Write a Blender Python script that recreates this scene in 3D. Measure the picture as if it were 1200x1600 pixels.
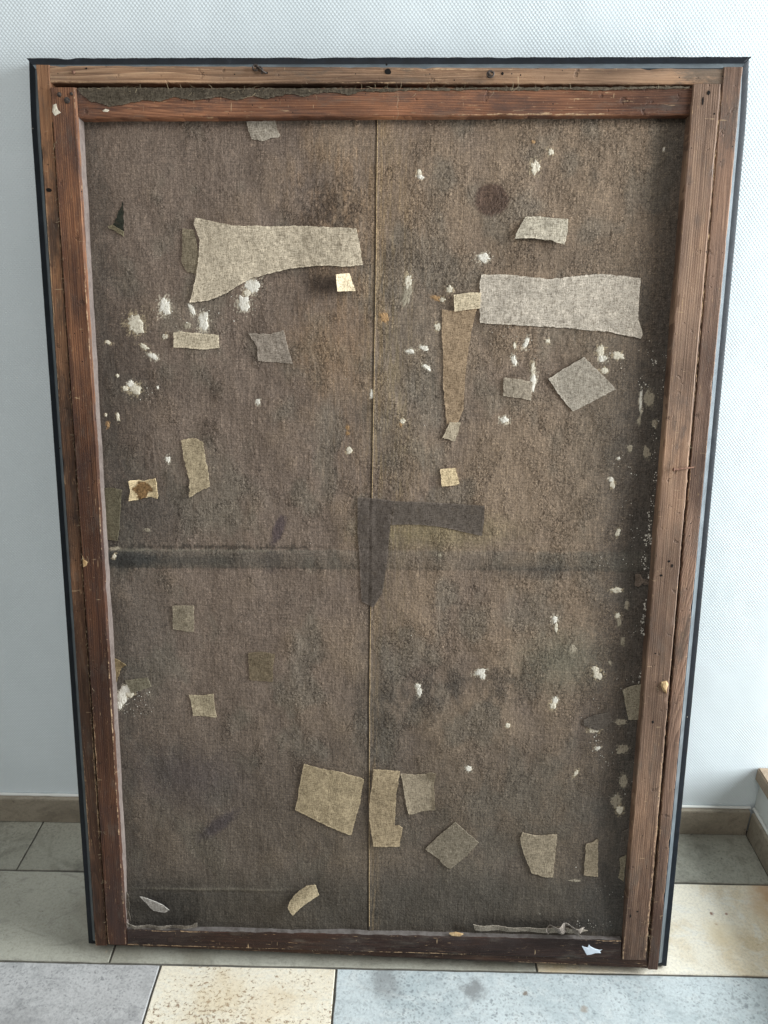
import bpy, bmesh, math, random
import numpy as np
from mathutils import Vector, Matrix, noise as mnoise
from mathutils.geometry import delaunay_2d_cdt

for o in list(bpy.data.objects): bpy.data.objects.remove(o)
S = bpy.context.scene
COL = S.collection
rng = np.random.default_rng(7)
random.seed(7)

# ------------------------------------------------------------------ camera
F = 1213.8733
FWD = Vector((-0.01420662,  0.92519293, -0.37923109))
RGT = Vector((0.99981547, 0.01804861, 0.00657764))
UPV = Vector((-0.01293018,  0.37906766,  0.92527862))
CAM = Vector((-0.00959798, -1.49723523, 1.46407772))
cd = bpy.data.cameras.new('camera'); cam = bpy.data.objects.new('camera', cd); COL.objects.link(cam)
m = Matrix.Identity(4)
for i in range(3):
    m[i][0] = RGT[i]; m[i][1] = UPV[i]; m[i][2] = -FWD[i]; m[i][3] = CAM[i]
cam.matrix_world = m
cd.sensor_fit = 'VERTICAL'; cd.sensor_height = 24.0; cd.lens = F / 1600.0 * 24.0
cd.clip_start = 0.01; cd.clip_end = 100
S.camera = cam

# ------------------------------------------------------------------ light: a window to the right, a dim bright room behind, an added fill lamp
w = bpy.data.worlds.new("World"); S.world = w; w.use_nodes = True
w.node_tree.nodes['Background'].inputs[0].default_value = (0.92, 0.975, 0.98, 1)
w.node_tree.nodes['Background'].inputs[1].default_value = 0.26

def area(name, loc, target, sx, sy, power, col):
    l = bpy.data.lights.new(name, 'AREA'); l.shape = 'RECTANGLE'; l.size = sx; l.size_y = sy
    l.energy = power; l.color = col
    o = bpy.data.objects.new(name, l); COL.objects.link(o)
    o.location = loc
    o.rotation_euler = (Vector(target) - Vector(loc)).to_track_quat('-Z', 'Y').to_euler()
    return o
area('window_light', (3.20, -0.78, 1.75), (0.0, -0.30, 0.9), 1.5, 2.8, 330, (0.90, 0.965, 1.0))
area('room_fill_light', (-0.5, -2.6, 3.5), (-0.1, -0.1, 0.9), 2.4, 1.6, 40, (1.0, 0.975, 0.945))  # added overhead fill lamp, no such source seen

S.view_settings.view_transform = 'Standard'
S.view_settings.look = 'None'
S.view_settings.exposure = 0.0
S.view_settings.gamma = 1.0

# ------------------------------------------------------------------ helpers
def s2l(c):
    c = c / 255.0
    return c / 12.92 if c <= 0.04045 else ((c + 0.055) / 1.055) ** 2.4
def C(r, g, b, k=1.0):
    return (s2l(r) * k, s2l(g) * k, s2l(b) * k, 1.0)

# painting frame of reference: x along the width, y up the panel, z out of its back
PO = Vector((-0.0414698, -0.33167723, 0.0))
PU = Vector((0.99974912, -0.02224801,  0.00259322))
PV = Vector((0.00177975, 0.19431331, 0.9809379))
PN = Vector((-0.02232782, -0.98068719, 0.19430415))
def uv(px, py, wl):
    d = FWD + RGT * ((px - 600) / F) - UPV * ((py - 800) / F)
    t = ((PO + PN * wl - CAM).dot(PN)) / d.dot(PN)
    X = CAM + d * t - PO
    return (X.dot(PU), X.dot(PV))

def link(name, me, mat=None, parent=None, kind=None, label=None):
    o = bpy.data.objects.new(name, me); COL.objects.link(o)
    if mat is not None:
        for mm in (mat if isinstance(mat, (list, tuple)) else [mat]): me.materials.append(mm)
    if parent is not None: o.parent = parent
    if kind: o['kind'] = kind
    if label: o['label'] = label
    return o
def from_bm(name, bm, mat, parent=None, kind=None, smooth=None, label=None):
    me = bpy.data.meshes.new(name); bm.to_mesh(me); bm.free()
    if smooth is not None:
        me.shade_smooth(); me.set_sharp_from_angle(angle=math.radians(smooth))
    return link(name, me, mat, parent, kind, label)

# ------------------------------------------------------------------ material helpers
class NT:
    def __init__(s, name):
        s.m = bpy.data.materials.new(name); s.m.use_nodes = True
        s.t = s.m.node_tree; s.n = s.t.nodes; s.l = s.t.links
        s.bsdf = s.n['Principled BSDF']; s.tc = s.n.new('ShaderNodeTexCoord')
    def node(s, typ, **kw):
        nd = s.n.new(typ)
        for k, v in kw.items(): setattr(nd, k, v)
        return nd
    def put(s, sock, v):
        if hasattr(v, 'is_output') or isinstance(v, bpy.types.NodeSocket): s.l.new(v, sock)
        else: sock.default_value = v
    def mapping(s, scale, loc=(0, 0, 0), rot=(0, 0, 0), src=None):
        mp = s.node('ShaderNodeMapping')
        s.l.new(src or s.tc.outputs['Object'], mp.inputs[0])
        mp.inputs['Scale'].default_value = scale; mp.inputs['Location'].default_value = loc
        mp.inputs['Rotation'].default_value = rot
        return mp.outputs[0]
    def noise(s, vec, scale, detail=6, rough=.6, dist=0.0):
        nd = s.node('ShaderNodeTexNoise'); s.l.new(vec, nd.inputs['Vector'])
        nd.inputs['Scale'].default_value = scale; nd.inputs['Detail'].default_value = detail
        nd.inputs['Roughness'].default_value = rough; nd.inputs['Distortion'].default_value = dist
        return nd.outputs['Fac']
    def voro(s, vec, scale, feature='F1', rnd=1.0):
        nd = s.node('ShaderNodeTexVoronoi', feature=feature); s.l.new(vec, nd.inputs['Vector'])
        nd.inputs['Scale'].default_value = scale; nd.inputs['Randomness'].default_value = rnd
        return nd.outputs['Distance']
    def ramp(s, fac, stops, interp='LINEAR'):
        nd = s.node('ShaderNodeValToRGB'); s.l.new(fac, nd.inputs[0]); r = nd.color_ramp; r.interpolation = interp
        while len(r.elements) < len(stops): r.elements.new(0.5)
        for e, (p, c) in zip(r.elements, stops):
            e.position = p; e.color = c if len(c) == 4 else (*c, 1)
        return nd.outputs[0]
    def step(s, fac, a, b):
        nd = s.node('ShaderNodeMapRange', interpolation_type='SMOOTHSTEP')
        s.l.new(fac, nd.inputs['Value']); nd.inputs['From Min'].default_value = a; nd.inputs['From Max'].default_value = b
        return nd.outputs['Result']
    def math(s, op, a, b=0.0):
        nd = s.node('ShaderNodeMath', operation=op); s.put(nd.inputs[0], a); s.put(nd.inputs[1], b)
        return nd.outputs[0]
    def mix(s, fac, a, b, mode='MIX'):
        nd = s.node('ShaderNodeMix', data_type='RGBA', blend_type=mode)
        s.put(nd.inputs['Factor'], fac); s.put(nd.inputs['A'], a) if False else None
        s.put(nd.inputs[6], a); s.put(nd.inputs[7], b)
        return nd.outputs[2]
    def bump(s, h, strength, dist, prev=None):
        nd = s.node('ShaderNodeBump'); s.l.new(h, nd.inputs['Height'])
        nd.inputs['Strength'].default_value = strength; nd.inputs['Distance'].default_value = dist
        if prev is not None: s.l.new(prev, nd.inputs['Normal'])
        return nd.outputs[0]
    def attr(s, name):
        nd = s.node('ShaderNodeAttribute', attribute_name=name)
        return nd
    def done(s, col, rough=.8, normal=None, spec=.3):
        s.put(s.bsdf.inputs['Base Color'], col); s.put(s.bsdf.inputs['Roughness'], rough)
        s.bsdf.inputs['Specular IOR Level'].default_value = spec
        if normal is not None: s.l.new(normal, s.bsdf.inputs['Normal'])
        return s.m

def wood(name, axis, light, mid, dark, seed, dirt=.5, dirtcol=None, swirl=.5):
    """old pine: grain along `axis` (0 = x, 1 = y), brown stain worn away in blotches, worm holes, scratches"""
    t = NT(name)
    loc = (seed * 1.37, seed * 2.11, seed * .7)
    A = (lambda a, c: (a, c, c * .12)) if axis == 0 else (lambda a, c: (c, a, c * .12))
    warp = t.noise(t.mapping(A(.9, 7), loc), 1, 2, .5)
    cmb = t.node('ShaderNodeCombineXYZ'); sc = t.math('MULTIPLY', warp, swirl)
    t.l.new(sc, cmb.inputs[0 if axis else 1])
    vv = t.node('ShaderNodeVectorMath', operation='ADD'); t.l.new(t.mapping(A(.25, 9), loc), vv.inputs[0]); t.l.new(cmb.outputs[0], vv.inputs[1])
    wv = t.node('ShaderNodeTexWave', bands_direction='Y' if axis == 0 else 'X', wave_type='BANDS', wave_profile='SAW')
    t.l.new(vv.outputs[0], wv.inputs[0]); wv.inputs['Scale'].default_value = 9.5
    wv.inputs['Distortion'].default_value = 1.3; wv.inputs['Detail'].default_value = 2; wv.inputs['Detail Scale'].default_value = 1.0
    rings = wv.outputs['Fac']
    fib = t.noise(t.mapping(A(9, 480), loc), 1, 5, .65)
    fib2 = t.noise(t.mapping(A(2.2, 110), loc), 1, 4, .6)
    g = t.math('ADD', t.math('MULTIPLY', rings, .22), t.math('MULTIPLY', fib, .36))
    g = t.math('ADD', g, t.math('MULTIPLY', fib2, .42))
    col = t.ramp(g, [(.26, dark), (.46, mid), (.66, light)])
    stain_shade = t.attr('stain_shade').outputs['Fac']  # stain plus painted-in shade, set along each bar
    an = t.math('ADD', stain_shade, t.math('MULTIPLY', t.math('SUBTRACT', t.noise(t.mapping(A(3.5, 22), (seed, 7, 7)), 1, 8, .7), .5), 1.5))
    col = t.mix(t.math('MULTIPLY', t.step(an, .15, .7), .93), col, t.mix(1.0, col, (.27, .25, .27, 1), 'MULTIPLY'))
    tone = t.noise(t.mapping(A(2.2, 6), (seed, 3, 1)), 1, 4, .6)
    col = t.mix(1.0, col, t.ramp(tone, [(.34, (.50, .48, .48)), (.5, (1, 1, 1)), (.66, (1.45, 1.38, 1.28))]), 'MULTIPLY')
    bl = t.noise(t.mapping(A(4, 12), loc), 1.0, 9, .72)
    bl = t.step(bl, .56 - .22 * dirt, .64)
    dc = dirtcol or C(70, 50, 44)
    col = t.mix(t.math('MULTIPLY', bl, .78), col, dc)
    col = t.mix(1.0, col, t.ramp(fib, [(.35, (.8, .8, .8)), (.65, (1.2, 1.2, 1.2))]), 'MULTIPLY')
    gr = t.step(t.noise(t.mapping(A(10, 30), (seed, 9, 3)), 1.2, 9, .75), .52, .70)
    col = t.mix(t.math('MULTIPLY', gr, .42), col, C(116, 104, 94))
    col = t.mix(1.0, col, (.77, .81, .79, 1), 'MULTIPLY')
    spk = t.step(t.noise(t.mapping((1, 1, 1), (seed, 1, 3)), 320, 3, .7), .66, .72)
    col = t.mix(t.math('MULTIPLY', spk, .35), col, C(176, 150, 122))
    sc1 = t.step(t.noise(t.mapping(A(34, 300), (seed, 2, 8)), 1, 4, .7), .62, .70)
    sc2 = t.step(t.noise(t.mapping((2.5, 2.5, 2.5), (seed, 5, 1)), 5, 6, .65), .42, .54)
    col = t.mix(t.math('MULTIPLY', t.math('MULTIPLY', sc1, sc2), .7), col, C(188, 156, 120))
    sc3 = t.step(t.noise(t.mapping(A(300, 36), (seed, 2, 8), (0, 0, .3)), 1, 2, .5), .71, .75)
    col = t.mix(t.math('MULTIPLY', t.math('MULTIPLY', sc3, sc2), .7), col, C(196, 168, 132))
    dent = t.step(t.noise(t.mapping((1, 1, 1), (seed, 6, 2)), 55, 3, .5), .64, .74)
    col = t.mix(t.math('MULTIPLY', dent, .45), col, C(48, 34, 28))
    wear = t.attr('wear').outputs['Fac']
    wn = t.noise(t.mapping((1, 1, 1), (seed, 0, 0)), 90, 6, .7)
    wm = t.step(t.math('MULTIPLY', wear, wn), .33, .46)
    col = t.mix(t.math('MULTIPLY', wm, .8), col, C(196, 164, 128))
    hv = t.node('ShaderNodeTexVoronoi'); t.l.new(t.tc.outputs['Object'], hv.inputs['Vector']); hv.inputs['Scale'].default_value = 75
    hole = t.math('LESS_THAN', hv.outputs['Distance'], .085)
    sp = t.node('ShaderNodeSeparateColor'); t.l.new(hv.outputs['Color'], sp.inputs[0])
    hole = t.math('MULTIPLY', hole, t.math('GREATER_THAN', sp.outputs[0], .72))
    col = t.mix(hole, col, C(22, 15, 12))
    h = t.math('SUBTRACT', g, t.math('MULTIPLY', hole, 1.0))
    h = t.math('SUBTRACT', h, t.math('MULTIPLY', dent, .7))
    n = t.bump(h, .8, .0014)
    n = t.bump(t.noise(t.tc.outputs['Object'], 200, 5, .7), .45, .0008, n)
    r = t.ramp(bl, [(0, (.72,) * 3), (1, (.5,) * 3)])
    return t.done(col, r, n, .3)

# ------------------------------------------------------------------ materials
def mat_wall():
    t = NT('wallpaper')
    sep = t.node('ShaderNodeSeparateXYZ'); t.l.new(t.tc.outputs['Object'], sep.inputs[0])
    x = t.math('ADD', sep.outputs[0], sep.outputs[1]); z = sep.outputs[2]
    jit = t.noise(t.tc.outputs['Object'], 60, 3, .5)
    xx = t.math('ADD', t.math('MULTIPLY', x, 2 * math.pi / .0066), t.math('MULTIPLY', jit, 1.6))
    zz = t.math('ADD', t.math('MULTIPLY', z, math.pi / .0037), t.math('MULTIPLY', jit, 1.2))
    a = t.math('MULTIPLY', t.math('SINE', xx), t.math('SINE', zz))
    a = t.math('ADD', a, t.math('MULTIPLY', t.math('SINE', t.math('MULTIPLY', zz, 2.0)), .35))
    nn = t.noise(t.mapping((300, 1, 500)), 1, 3)
    h = t.math('ADD', a, t.math('MULTIPLY', nn, 1.2))
    dirt = t.noise(t.tc.outputs['Object'], 2.4, 6, .6)
    col = t.ramp(dirt, [(.3, C(210, 219, 222)), (.7, C(221, 229, 232))])
    sp = t.step(t.noise(t.tc.outputs['Object'], 45, 3, .6), .74, .8)
    col = t.mix(t.math('MULTIPLY', sp, .25), col, C(150, 148, 140))
    n = t.bump(t.math('MULTIPLY', h, t.ramp(t.noise(t.tc.outputs['Object'], 7, 6, .7), [(.3, (.5,) * 3), (.7, (1.3,) * 3)])), .30, .0008)
    n = t.bump(t.noise(t.tc.outputs['Object'], 4, 3), .4, .01, n)
    return t.done(col, .55, n, .35)
M_wall = mat_wall()

def mat_plaster():
    t = NT('painted_plaster')
    n = t.bump(t.noise(t.tc.outputs['Object'], 120, 5, .6), .3, .001)
    return t.done(t.ramp(t.noise(t.tc.outputs['Object'], 12, 5), [(.3, C(205, 208, 204)), (.7, C(224, 226, 222))]), .6, n)
M_plaster = mat_plaster()

def stone(name, c1, c2, vein, pit=None, pitamt=.3, flk=None, seed=0.0, rough=.42, cloud=5.0, flkamt=.6, spots=None):
    """limestone: cloudy base, darker veining, shelly flecks, open pits"""
    t = NT(name); O = t.mapping((1, 1, 1), (seed, seed * 1.7, 0))
    big = t.noise(O, cloud, 9, .66, .8)
    col = t.ramp(big, [(.36, c2), (.50, c1), (.66, tuple(min(1, x * 1.1) for x in c1[:3]) + (1,))])
    cl = t.step(t.noise(t.mapping((1, 1.8, 1), (seed * 3, 1, 0)), 13, 10, .76, 1.6), .50, .62)
    col = t.mix(t.math('MULTIPLY', cl, .5), col, vein)
    sp = t.noise(O, 190, 6, .75)
    col = t.mix(1.0, col, t.ramp(sp, [(.34, (.80, .80, .81)), (.5, (1, 1, 1)), (.66, (1.10, 1.10, 1.09))]), 'MULTIPLY')
    h = sp
    if flk is not None:
        wv = t.node('ShaderNodeVectorMath', operation='ADD'); t.l.new(O, wv.inputs[0])
        nz = t.node('ShaderNodeTexNoise'); t.l.new(O, nz.inputs[0]); nz.inputs['Scale'].default_value = 70; nz.inputs['Detail'].default_value = 5
        ms = t.node('ShaderNodeVectorMath', operation='SCALE'); t.l.new(nz.outputs['Color'], ms.inputs[0]); ms.inputs['Scale'].default_value = .016
        t.l.new(ms.outputs[0], wv.inputs[1])
        reg = t.step(t.noise(O, 7, 6, .7), .36, .62)
        for scl, lo, hi, am in ((150, .22, .42, .55), (80, .14, .30, .6), (34, .07, .16, .6)):
            v = t.voro(wv.outputs[0], scl)
            f = t.math('SUBTRACT', 1.0, t.step(v, lo, hi))
            f = t.math('MULTIPLY', f, t.math('ADD', t.math('MULTIPLY', reg, .75), .25))
            col = t.mix(t.math('MULTIPLY', f, am * flkamt), col, flk)
        ck = t.voro(wv.outputs[0], 26, 'DISTANCE_TO_EDGE')
        f = t.math('MULTIPLY', t.math('SUBTRACT', 1.0, t.step(ck, .01, .09)), t.step(t.noise(O, 10, 6, .7), .48, .6))
        col = t.mix(t.math('MULTIPLY', f, .2 * flkamt), col, flk)
    if pit is not None:
        pn = t.noise(t.mapping((1, 1.35, 1), (seed, 4, 2)), 120, 5, .7, .6)
        reg = t.step(t.noise(O, 6, 6, .7), .40, .62)
        pm = t.step(t.math('ADD', pn, t.math('MULTIPLY', reg, .10)), .71 - .035 * pitamt, .735 - .035 * pitamt)
        col = t.mix(t.math('MULTIPLY', pm, .9), col, pit)
        halo = t.step(t.math('ADD', pn, t.math('MULTIPLY', reg, .10)), .58 - .035 * pitamt, .71 - .035 * pitamt)
        col = t.mix(t.math('MULTIPLY', halo, .28), col, c2)
        h = t.math('SUBTRACT', h, t.math('MULTIPLY', pm, 2.5))
    if spots:
        for (sx_, sy_, rad, cc, amt) in spots:
            vd = t.node('ShaderNodeVectorMath', operation='DISTANCE'); t.l.new(t.tc.outputs['Object'], vd.inputs[0]); vd.inputs[1].default_value = (sx_, sy_, 0)
            dd = t.math('ADD', vd.outputs['Value'], t.math('MULTIPLY', t.math('SUBTRACT', t.noise(O, 1.1 / rad, 6, .7), .5), rad * 2.2))
            col = t.mix(t.math('MULTIPLY', t.math('SUBTRACT', 1.0, t.step(dd, rad * .3, rad)), amt), col, cc)
    n = t.bump(h, .35, .0012)
    r = t.ramp(sp, [(.3, (rough,) * 3), (.7, (rough + .2,) * 3)])
    return t.done(col, r, n, .4)
M_cream = stone('cream_limestone', C(230, 221, 201), C(214, 198, 168), C(224, 222, 210), C(104, 66, 46), 2.3, None, 3.1, .42, 4, .6, [(-.34, -.44, .07, C(214, 190, 150), .3), (-.24, -.47, .06, C(206, 180, 140), .3)])
M_cream2 = stone('cream_limestone_smooth', C(226, 218, 200), C(206, 188, 156), C(222, 220, 212), C(150, 112, 84), -.6, None, 8.4, .35, 3, .6, [(.86, -.20, .09, C(196, 160, 116), .5), (.70, -.235, .0055, C(120, 70, 44), .85), (.732, -.235, .004, C(130, 76, 46), .8), (.70, -.262, .004, C(140, 90, 58), .7), (.70, -.29, .05, C(214, 196, 160), .5), (.86, -.17, .05, C(186, 140, 96), .5), (.45, -.2, .06, C(208, 192, 158), .4)])
M_blue = stone('blue_grey_limestone', C(190, 198, 199), C(172, 182, 184), C(204, 208, 206), C(92, 96, 100), -.3, C(112, 117, 120), 5.2, .42, 6, .95, [(.16, -.425, .03, C(120, 122, 122), .8), (.26, -.43, .007, C(120, 108, 96), .9), (-.02, -.41, .05, C(128, 130, 130), .7), (.37, -.46, .010, C(150, 138, 124), .7)])
M_grey = stone('grey_limestone', C(184, 183, 182), C(160, 159, 158), C(142, 142, 142), C(84, 84, 86), .1, C(116, 116, 117), 1.3, .45, 6, .8)
M_beige = stone('beige_grey_limestone', C(168, 166, 153), C(144, 140, 126), C(130, 128, 118), C(84, 78, 70), -.4, C(140, 134, 120), 6.6, .4, 3, .3)
M_beige2 = stone('mottled_grey_limestone', C(148, 146, 133), C(114, 112, 101), C(158, 156, 144), C(50, 46, 42), -.2, C(104, 100, 92), 9.7, .42, 8, .7)
M_skirt = stone('skirting_stone', C(148, 138, 122), C(124, 114, 100), C(112, 102, 90), C(92, 82, 70), .2, None, 2.2, .4)
M_sill = stone('sill_stone', C(150, 132, 112), C(126, 108, 92), C(112, 98, 84), C(92, 70, 56), .3, None, 12.2, .35)
tg = NT('grout'); M_grout = tg.done(tg.ramp(tg.noise(tg.tc.outputs['Object'], 60, 5), [(.3, C(72, 70, 66)), (.7, C(104, 100, 92))]), .95)
tc_ = NT('caulk'); M_caulk = tc_.done(C(214, 214, 208), .6)

def mat_black():
    t = NT('black_frame_lacquer')
    col = t.ramp(t.noise(t.mapping((1, 1, 1)), 40, 8, .7), [(.4, C(12, 17, 23)), (.62, C(20, 26, 34)), (.8, C(56, 60, 62))])
    ch = t.step(t.math('MULTIPLY', t.attr('wear').outputs['Fac'], t.noise(t.tc.outputs['Object'], 70, 7, .75)), .52, .6)
    col = t.mix(t.math('MULTIPLY', ch, .8), col, C(112, 92, 78))
    n = t.bump(t.noise(t.tc.outputs['Object'], 110, 5, .7), .3, .0008)
    return t.done(col, .5, n, .28)
M_black = mat_black()
def mat_bevel():
    t = NT('grey_frame_bevel')
    col = t.ramp(t.noise(t.mapping((8, 8, 8)), 3, 8, .7), [(.3, C(60, 66, 70)), (.55, C(88, 95, 99)), (.75, C(112, 118, 121))])
    sp = t.step(t.noise(t.tc.outputs['Object'], 120, 5, .7), .62, .7)
    col = t.mix(t.math('MULTIPLY', sp, .6), col, C(60, 62, 64))
    n = t.bump(t.noise(t.tc.outputs['Object'], 60, 4, .6), .2, .001)
    return t.done(col, .42, n, .45)
M_bevel = mat_bevel()

def mat_canvas():
    t = NT('old_canvas')
    base = t.attr('tone').outputs['Color']
    O = t.tc.outputs['Object']
    warp = t.noise(t.mapping((620, 26, 60)), 1, 1, .5)
    weft = t.noise(t.mapping((26, 620, 60)), 1, 1, .5)
    fine = t.noise(O, 620, 2, .6)
    mid = t.noise(O, 210, 2, .6)
    fib = t.math('ADD', t.math('MULTIPLY', warp, .6), t.math('MULTIPLY', weft, .4))
    k = t.ramp(fib, [(.36, (.80, .80, .80)), (.5, (1, 1, 1)), (.64, (1.26, 1.25, 1.22))])
    base = t.mix(1.0, base, t.ramp(fine, [(.32, (.62, .62, .63)), (.5, (1, 1, 1)), (.68, (1.42, 1.40, 1.36))]), 'MULTIPLY')
    base = t.mix(1.0, base, t.ramp(mid, [(.34, (.86, .86, .86)), (.5, (1, 1, 1)), (.66, (1.10, 1.10, 1.09))]), 'MULTIPLY')
    col = t.mix(1.0, base, k, 'MULTIPLY')
    # leathery relief: warped cell edges at two sizes
    nz = t.node('ShaderNodeTexNoise'); t.l.new(t.tc.outputs['Object'], nz.inputs[0]); nz.inputs['Scale'].default_value = 150; nz.inputs['Detail'].default_value = 4
    ms = t.node('ShaderNodeVectorMath', operation='SCALE'); t.l.new(nz.outputs['Color'], ms.inputs[0]); ms.inputs['Scale'].default_value = .008
    wv = t.node('ShaderNodeVectorMath', operation='ADD'); t.l.new(t.tc.outputs['Object'], wv.inputs[0]); t.l.new(ms.outputs[0], wv.inputs[1])
    e1 = t.step(t.voro(wv.outputs[0], 150, 'DISTANCE_TO_EDGE'), .0, .16)
    e2 = t.step(t.voro(wv.outputs[0], 95, 'DISTANCE_TO_EDGE'), .0, .12)
    ck = t.attr('crackle').outputs['Fac']
    e = t.math('MULTIPLY', t.math('ADD', t.math('MULTIPLY', e1, .5), t.math('MULTIPLY', e2, .5)), 1.0)
    dk = t.math('MULTIPLY', t.math('SUBTRACT', 1.0, e), t.math('MULTIPLY', ck, .5))
    col = t.mix(dk, col, C(40, 34, 30))
    n = t.bump(warp, .6, .0004)
    n = t.bump(weft, .5, .0004, n)
    n = t.bump(t.math('MULTIPLY', e, t.math('ADD', t.math('MULTIPLY', ck, .8), .2)), .6, .0007, n)
    n = t.bump(mid, .9, .0009, n)
    n = t.bump(t.noise(O, 95, 2, .5), .35, .0014, n)
    return t.done(col, .85, n, .2)
M_canvas = mat_canvas()

def mat_cloth(name):
    """patch cloth or paper: tone attribute times weave"""
    t = NT(name)
    base = t.attr('tone').outputs['Color']
    O = t.tc.outputs['Object']
    a = t.noise(t.mapping((620, 90, 60), (0, 0, 0), (0, 0, .12)), 1, 2, .6); b = t.noise(t.mapping((90, 620, 60), (0, 0, 0), (0, 0, .12)), 1, 2, .6)
    sp = t.noise(O, 560, 2, .6)
    f2 = t.math('ADD', t.math('MULTIPLY', a, .5), t.math('MULTIPLY', b, .5))
    col = t.mix(1.0, base, t.ramp(f2, [(.36, (.55, .53, .50)), (.5, (1, 1, 1)), (.64, (1.22, 1.22, 1.21))]), 'MULTIPLY')
    col = t.mix(1.0, col, t.ramp(sp, [(.30, (.45, .43, .40)), (.48, (1, 1, 1)), (.7, (1.25, 1.25, 1.25))]), 'MULTIPLY')
    dirt = t.step(t.noise(t.tc.outputs['Object'], 60, 8, .75), .52, .68)
    col = t.mix(t.math('MULTIPLY', dirt, .30), col, C(92, 80, 66))
    n = t.bump(f2, .9, .0006)
    n = t.bump(t.noise(t.tc.outputs['Object'], 110, 4, .65), .3, .0016, n)
    return t.done(col, .9, n, .15)
M_cloth = mat_cloth('patch_cloth')
def mat_chalk(name, c1, c2):
    t = NT(name)
    s = t.noise(t.tc.outputs['Object'], 280, 5, .75)
    vs = t.noise(t.mapping((520, 90, 60)), 1, 4, .7)
    f = t.math('ADD', t.math('MULTIPLY', s, .5), t.math('MULTIPLY', vs, .5))
    col = t.ramp(f, [(.34, C(104, 92, 78)), (.43, c2), (.50, c1)])
    return t.done(col, .95, t.bump(f, .8, .0012), .1)
M_chalk = mat_chalk('chalk_white', C(224, 218, 206), C(190, 182, 166))
M_chalkc = mat_chalk('chalk_cream', C(216, 207, 188), C(176, 164, 144))
M_chalkd = mat_chalk('chalk_dull', C(158, 148, 130), C(116, 106, 92))
M_ochre = mat_chalk('ochre_blot', C(172, 138, 100), C(128, 104, 78))
tt = NT('seam_thread'); M_thread = tt.done(tt.ramp(tt.noise(tt.tc.outputs['Object'], 500, 4), [(.35, C(120, 98, 72)), (.6, C(200, 174, 132))]), .9)
tt = NT('frayed_fibre'); M_fibre = tt.done(tt.ramp(tt.noise(tt.tc.outputs['Object'], 50, 4), [(.35, C(112, 98, 78)), (.65, C(170, 152, 122))]), .9)
tt = NT('turned_edge'); M_strip = tt.done(tt.ramp(tt.noise(tt.tc.outputs['Object'], 60, 8, .75), [(.42, C(74, 56, 44)), (.54, C(120, 94, 70)), (.66, C(190, 162, 124))]), .9)
tt = NT('iron'); M_iron = tt.done(tt.ramp(tt.noise(tt.tc.outputs['Object'], 300, 4), [(.35, C(42, 38, 36)), (.65, C(92, 82, 76))]), .55, None, .5); tt.bsdf.inputs['Metallic'].default_value = .6
tt = NT('rusty_nail'); M_rust = tt.done(tt.ramp(tt.noise(tt.tc.outputs['Object'], 300, 4), [(.35, C(84, 56, 44)), (.65, C(150, 112, 92))]), .6, None, .4)
tt = NT('white_paper'); M_paper = tt.done(C(212, 222, 232), .7)
tt = NT('dark_gap'); M_dark = tt.done(C(24, 20, 18), 1.0)
tt = NT('raw_wood'); M_raw = tt.done(tt.ramp(tt.noise(tt.mapping((300, 60, 60)), 1, 4), [(.35, C(164, 130, 88)), (.65, C(206, 178, 136))]), .8)

# ------------------------------------------------------------------ setting
def slab(name, x0, x1, y0, y1, z0, z1, mat, parent, bev=.0012, jit=.0006, seed=0):
    bm = bmesh.new()
    nx = max(2, int((x1 - x0) / .03)); ny = max(2, int((y1 - y0) / .03))
    def j(a, b): return (mnoise.noise(Vector((a * 23 + seed, b * 23, seed))) ) * jit * 2
    def ring(ins, z):
        r = []
        for i in range(nx): x = x0 + (x1 - x0) * i / nx; r.append((max(x, x0 + ins) , y0 + ins + j(x, 0), z))
        for i in range(ny): y = y0 + (y1 - y0) * i / ny; r.append((x1 - ins + j(0, y), max(y, y0 + ins), z))
        for i in range(nx): x = x1 - (x1 - x0) * i / nx; r.append((min(x, x1 - ins), y1 - ins + j(x, 5), z))
        for i in range(ny): y = y1 - (y1 - y0) * i / ny; r.append((x0 + ins + j(5, y), min(y, y1 - ins), z))
        return [bm.verts.new(p) for p in r]
    a = ring(0, z0); b = ring(0, z1 - bev); c = ring(bev, z1)
    n = len(a)
    for p, q in ((a, b), (b, c)):
        for i in range(n): bm.faces.new((p[i], p[(i + 1) % n], q[(i + 1) % n], q[i]))
    bm.faces.new(c); bm.faces.new(list(reversed(a)))
    return from_bm(name, bm, mat, parent)

def plane_box(name, x0, x1, y0, y1, z0, z1, mat, parent=None, kind=None, bev=0):
    bm = bmesh.new(); bmesh.ops.create_cube(bm, size=1)
    for v in bm.verts: v.co = Vector(((x0 + x1) / 2 + v.co.x * (x1 - x0), (y0 + y1) / 2 + v.co.y * (y1 - y0), (z0 + z1) / 2 + v.co.z * (z1 - z0)))
    if bev: bmesh.ops.bevel(bm, geom=list(bm.edges), offset=bev, segments=2, affect='EDGES')
    return from_bm(name, bm, mat, parent, kind)

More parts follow.
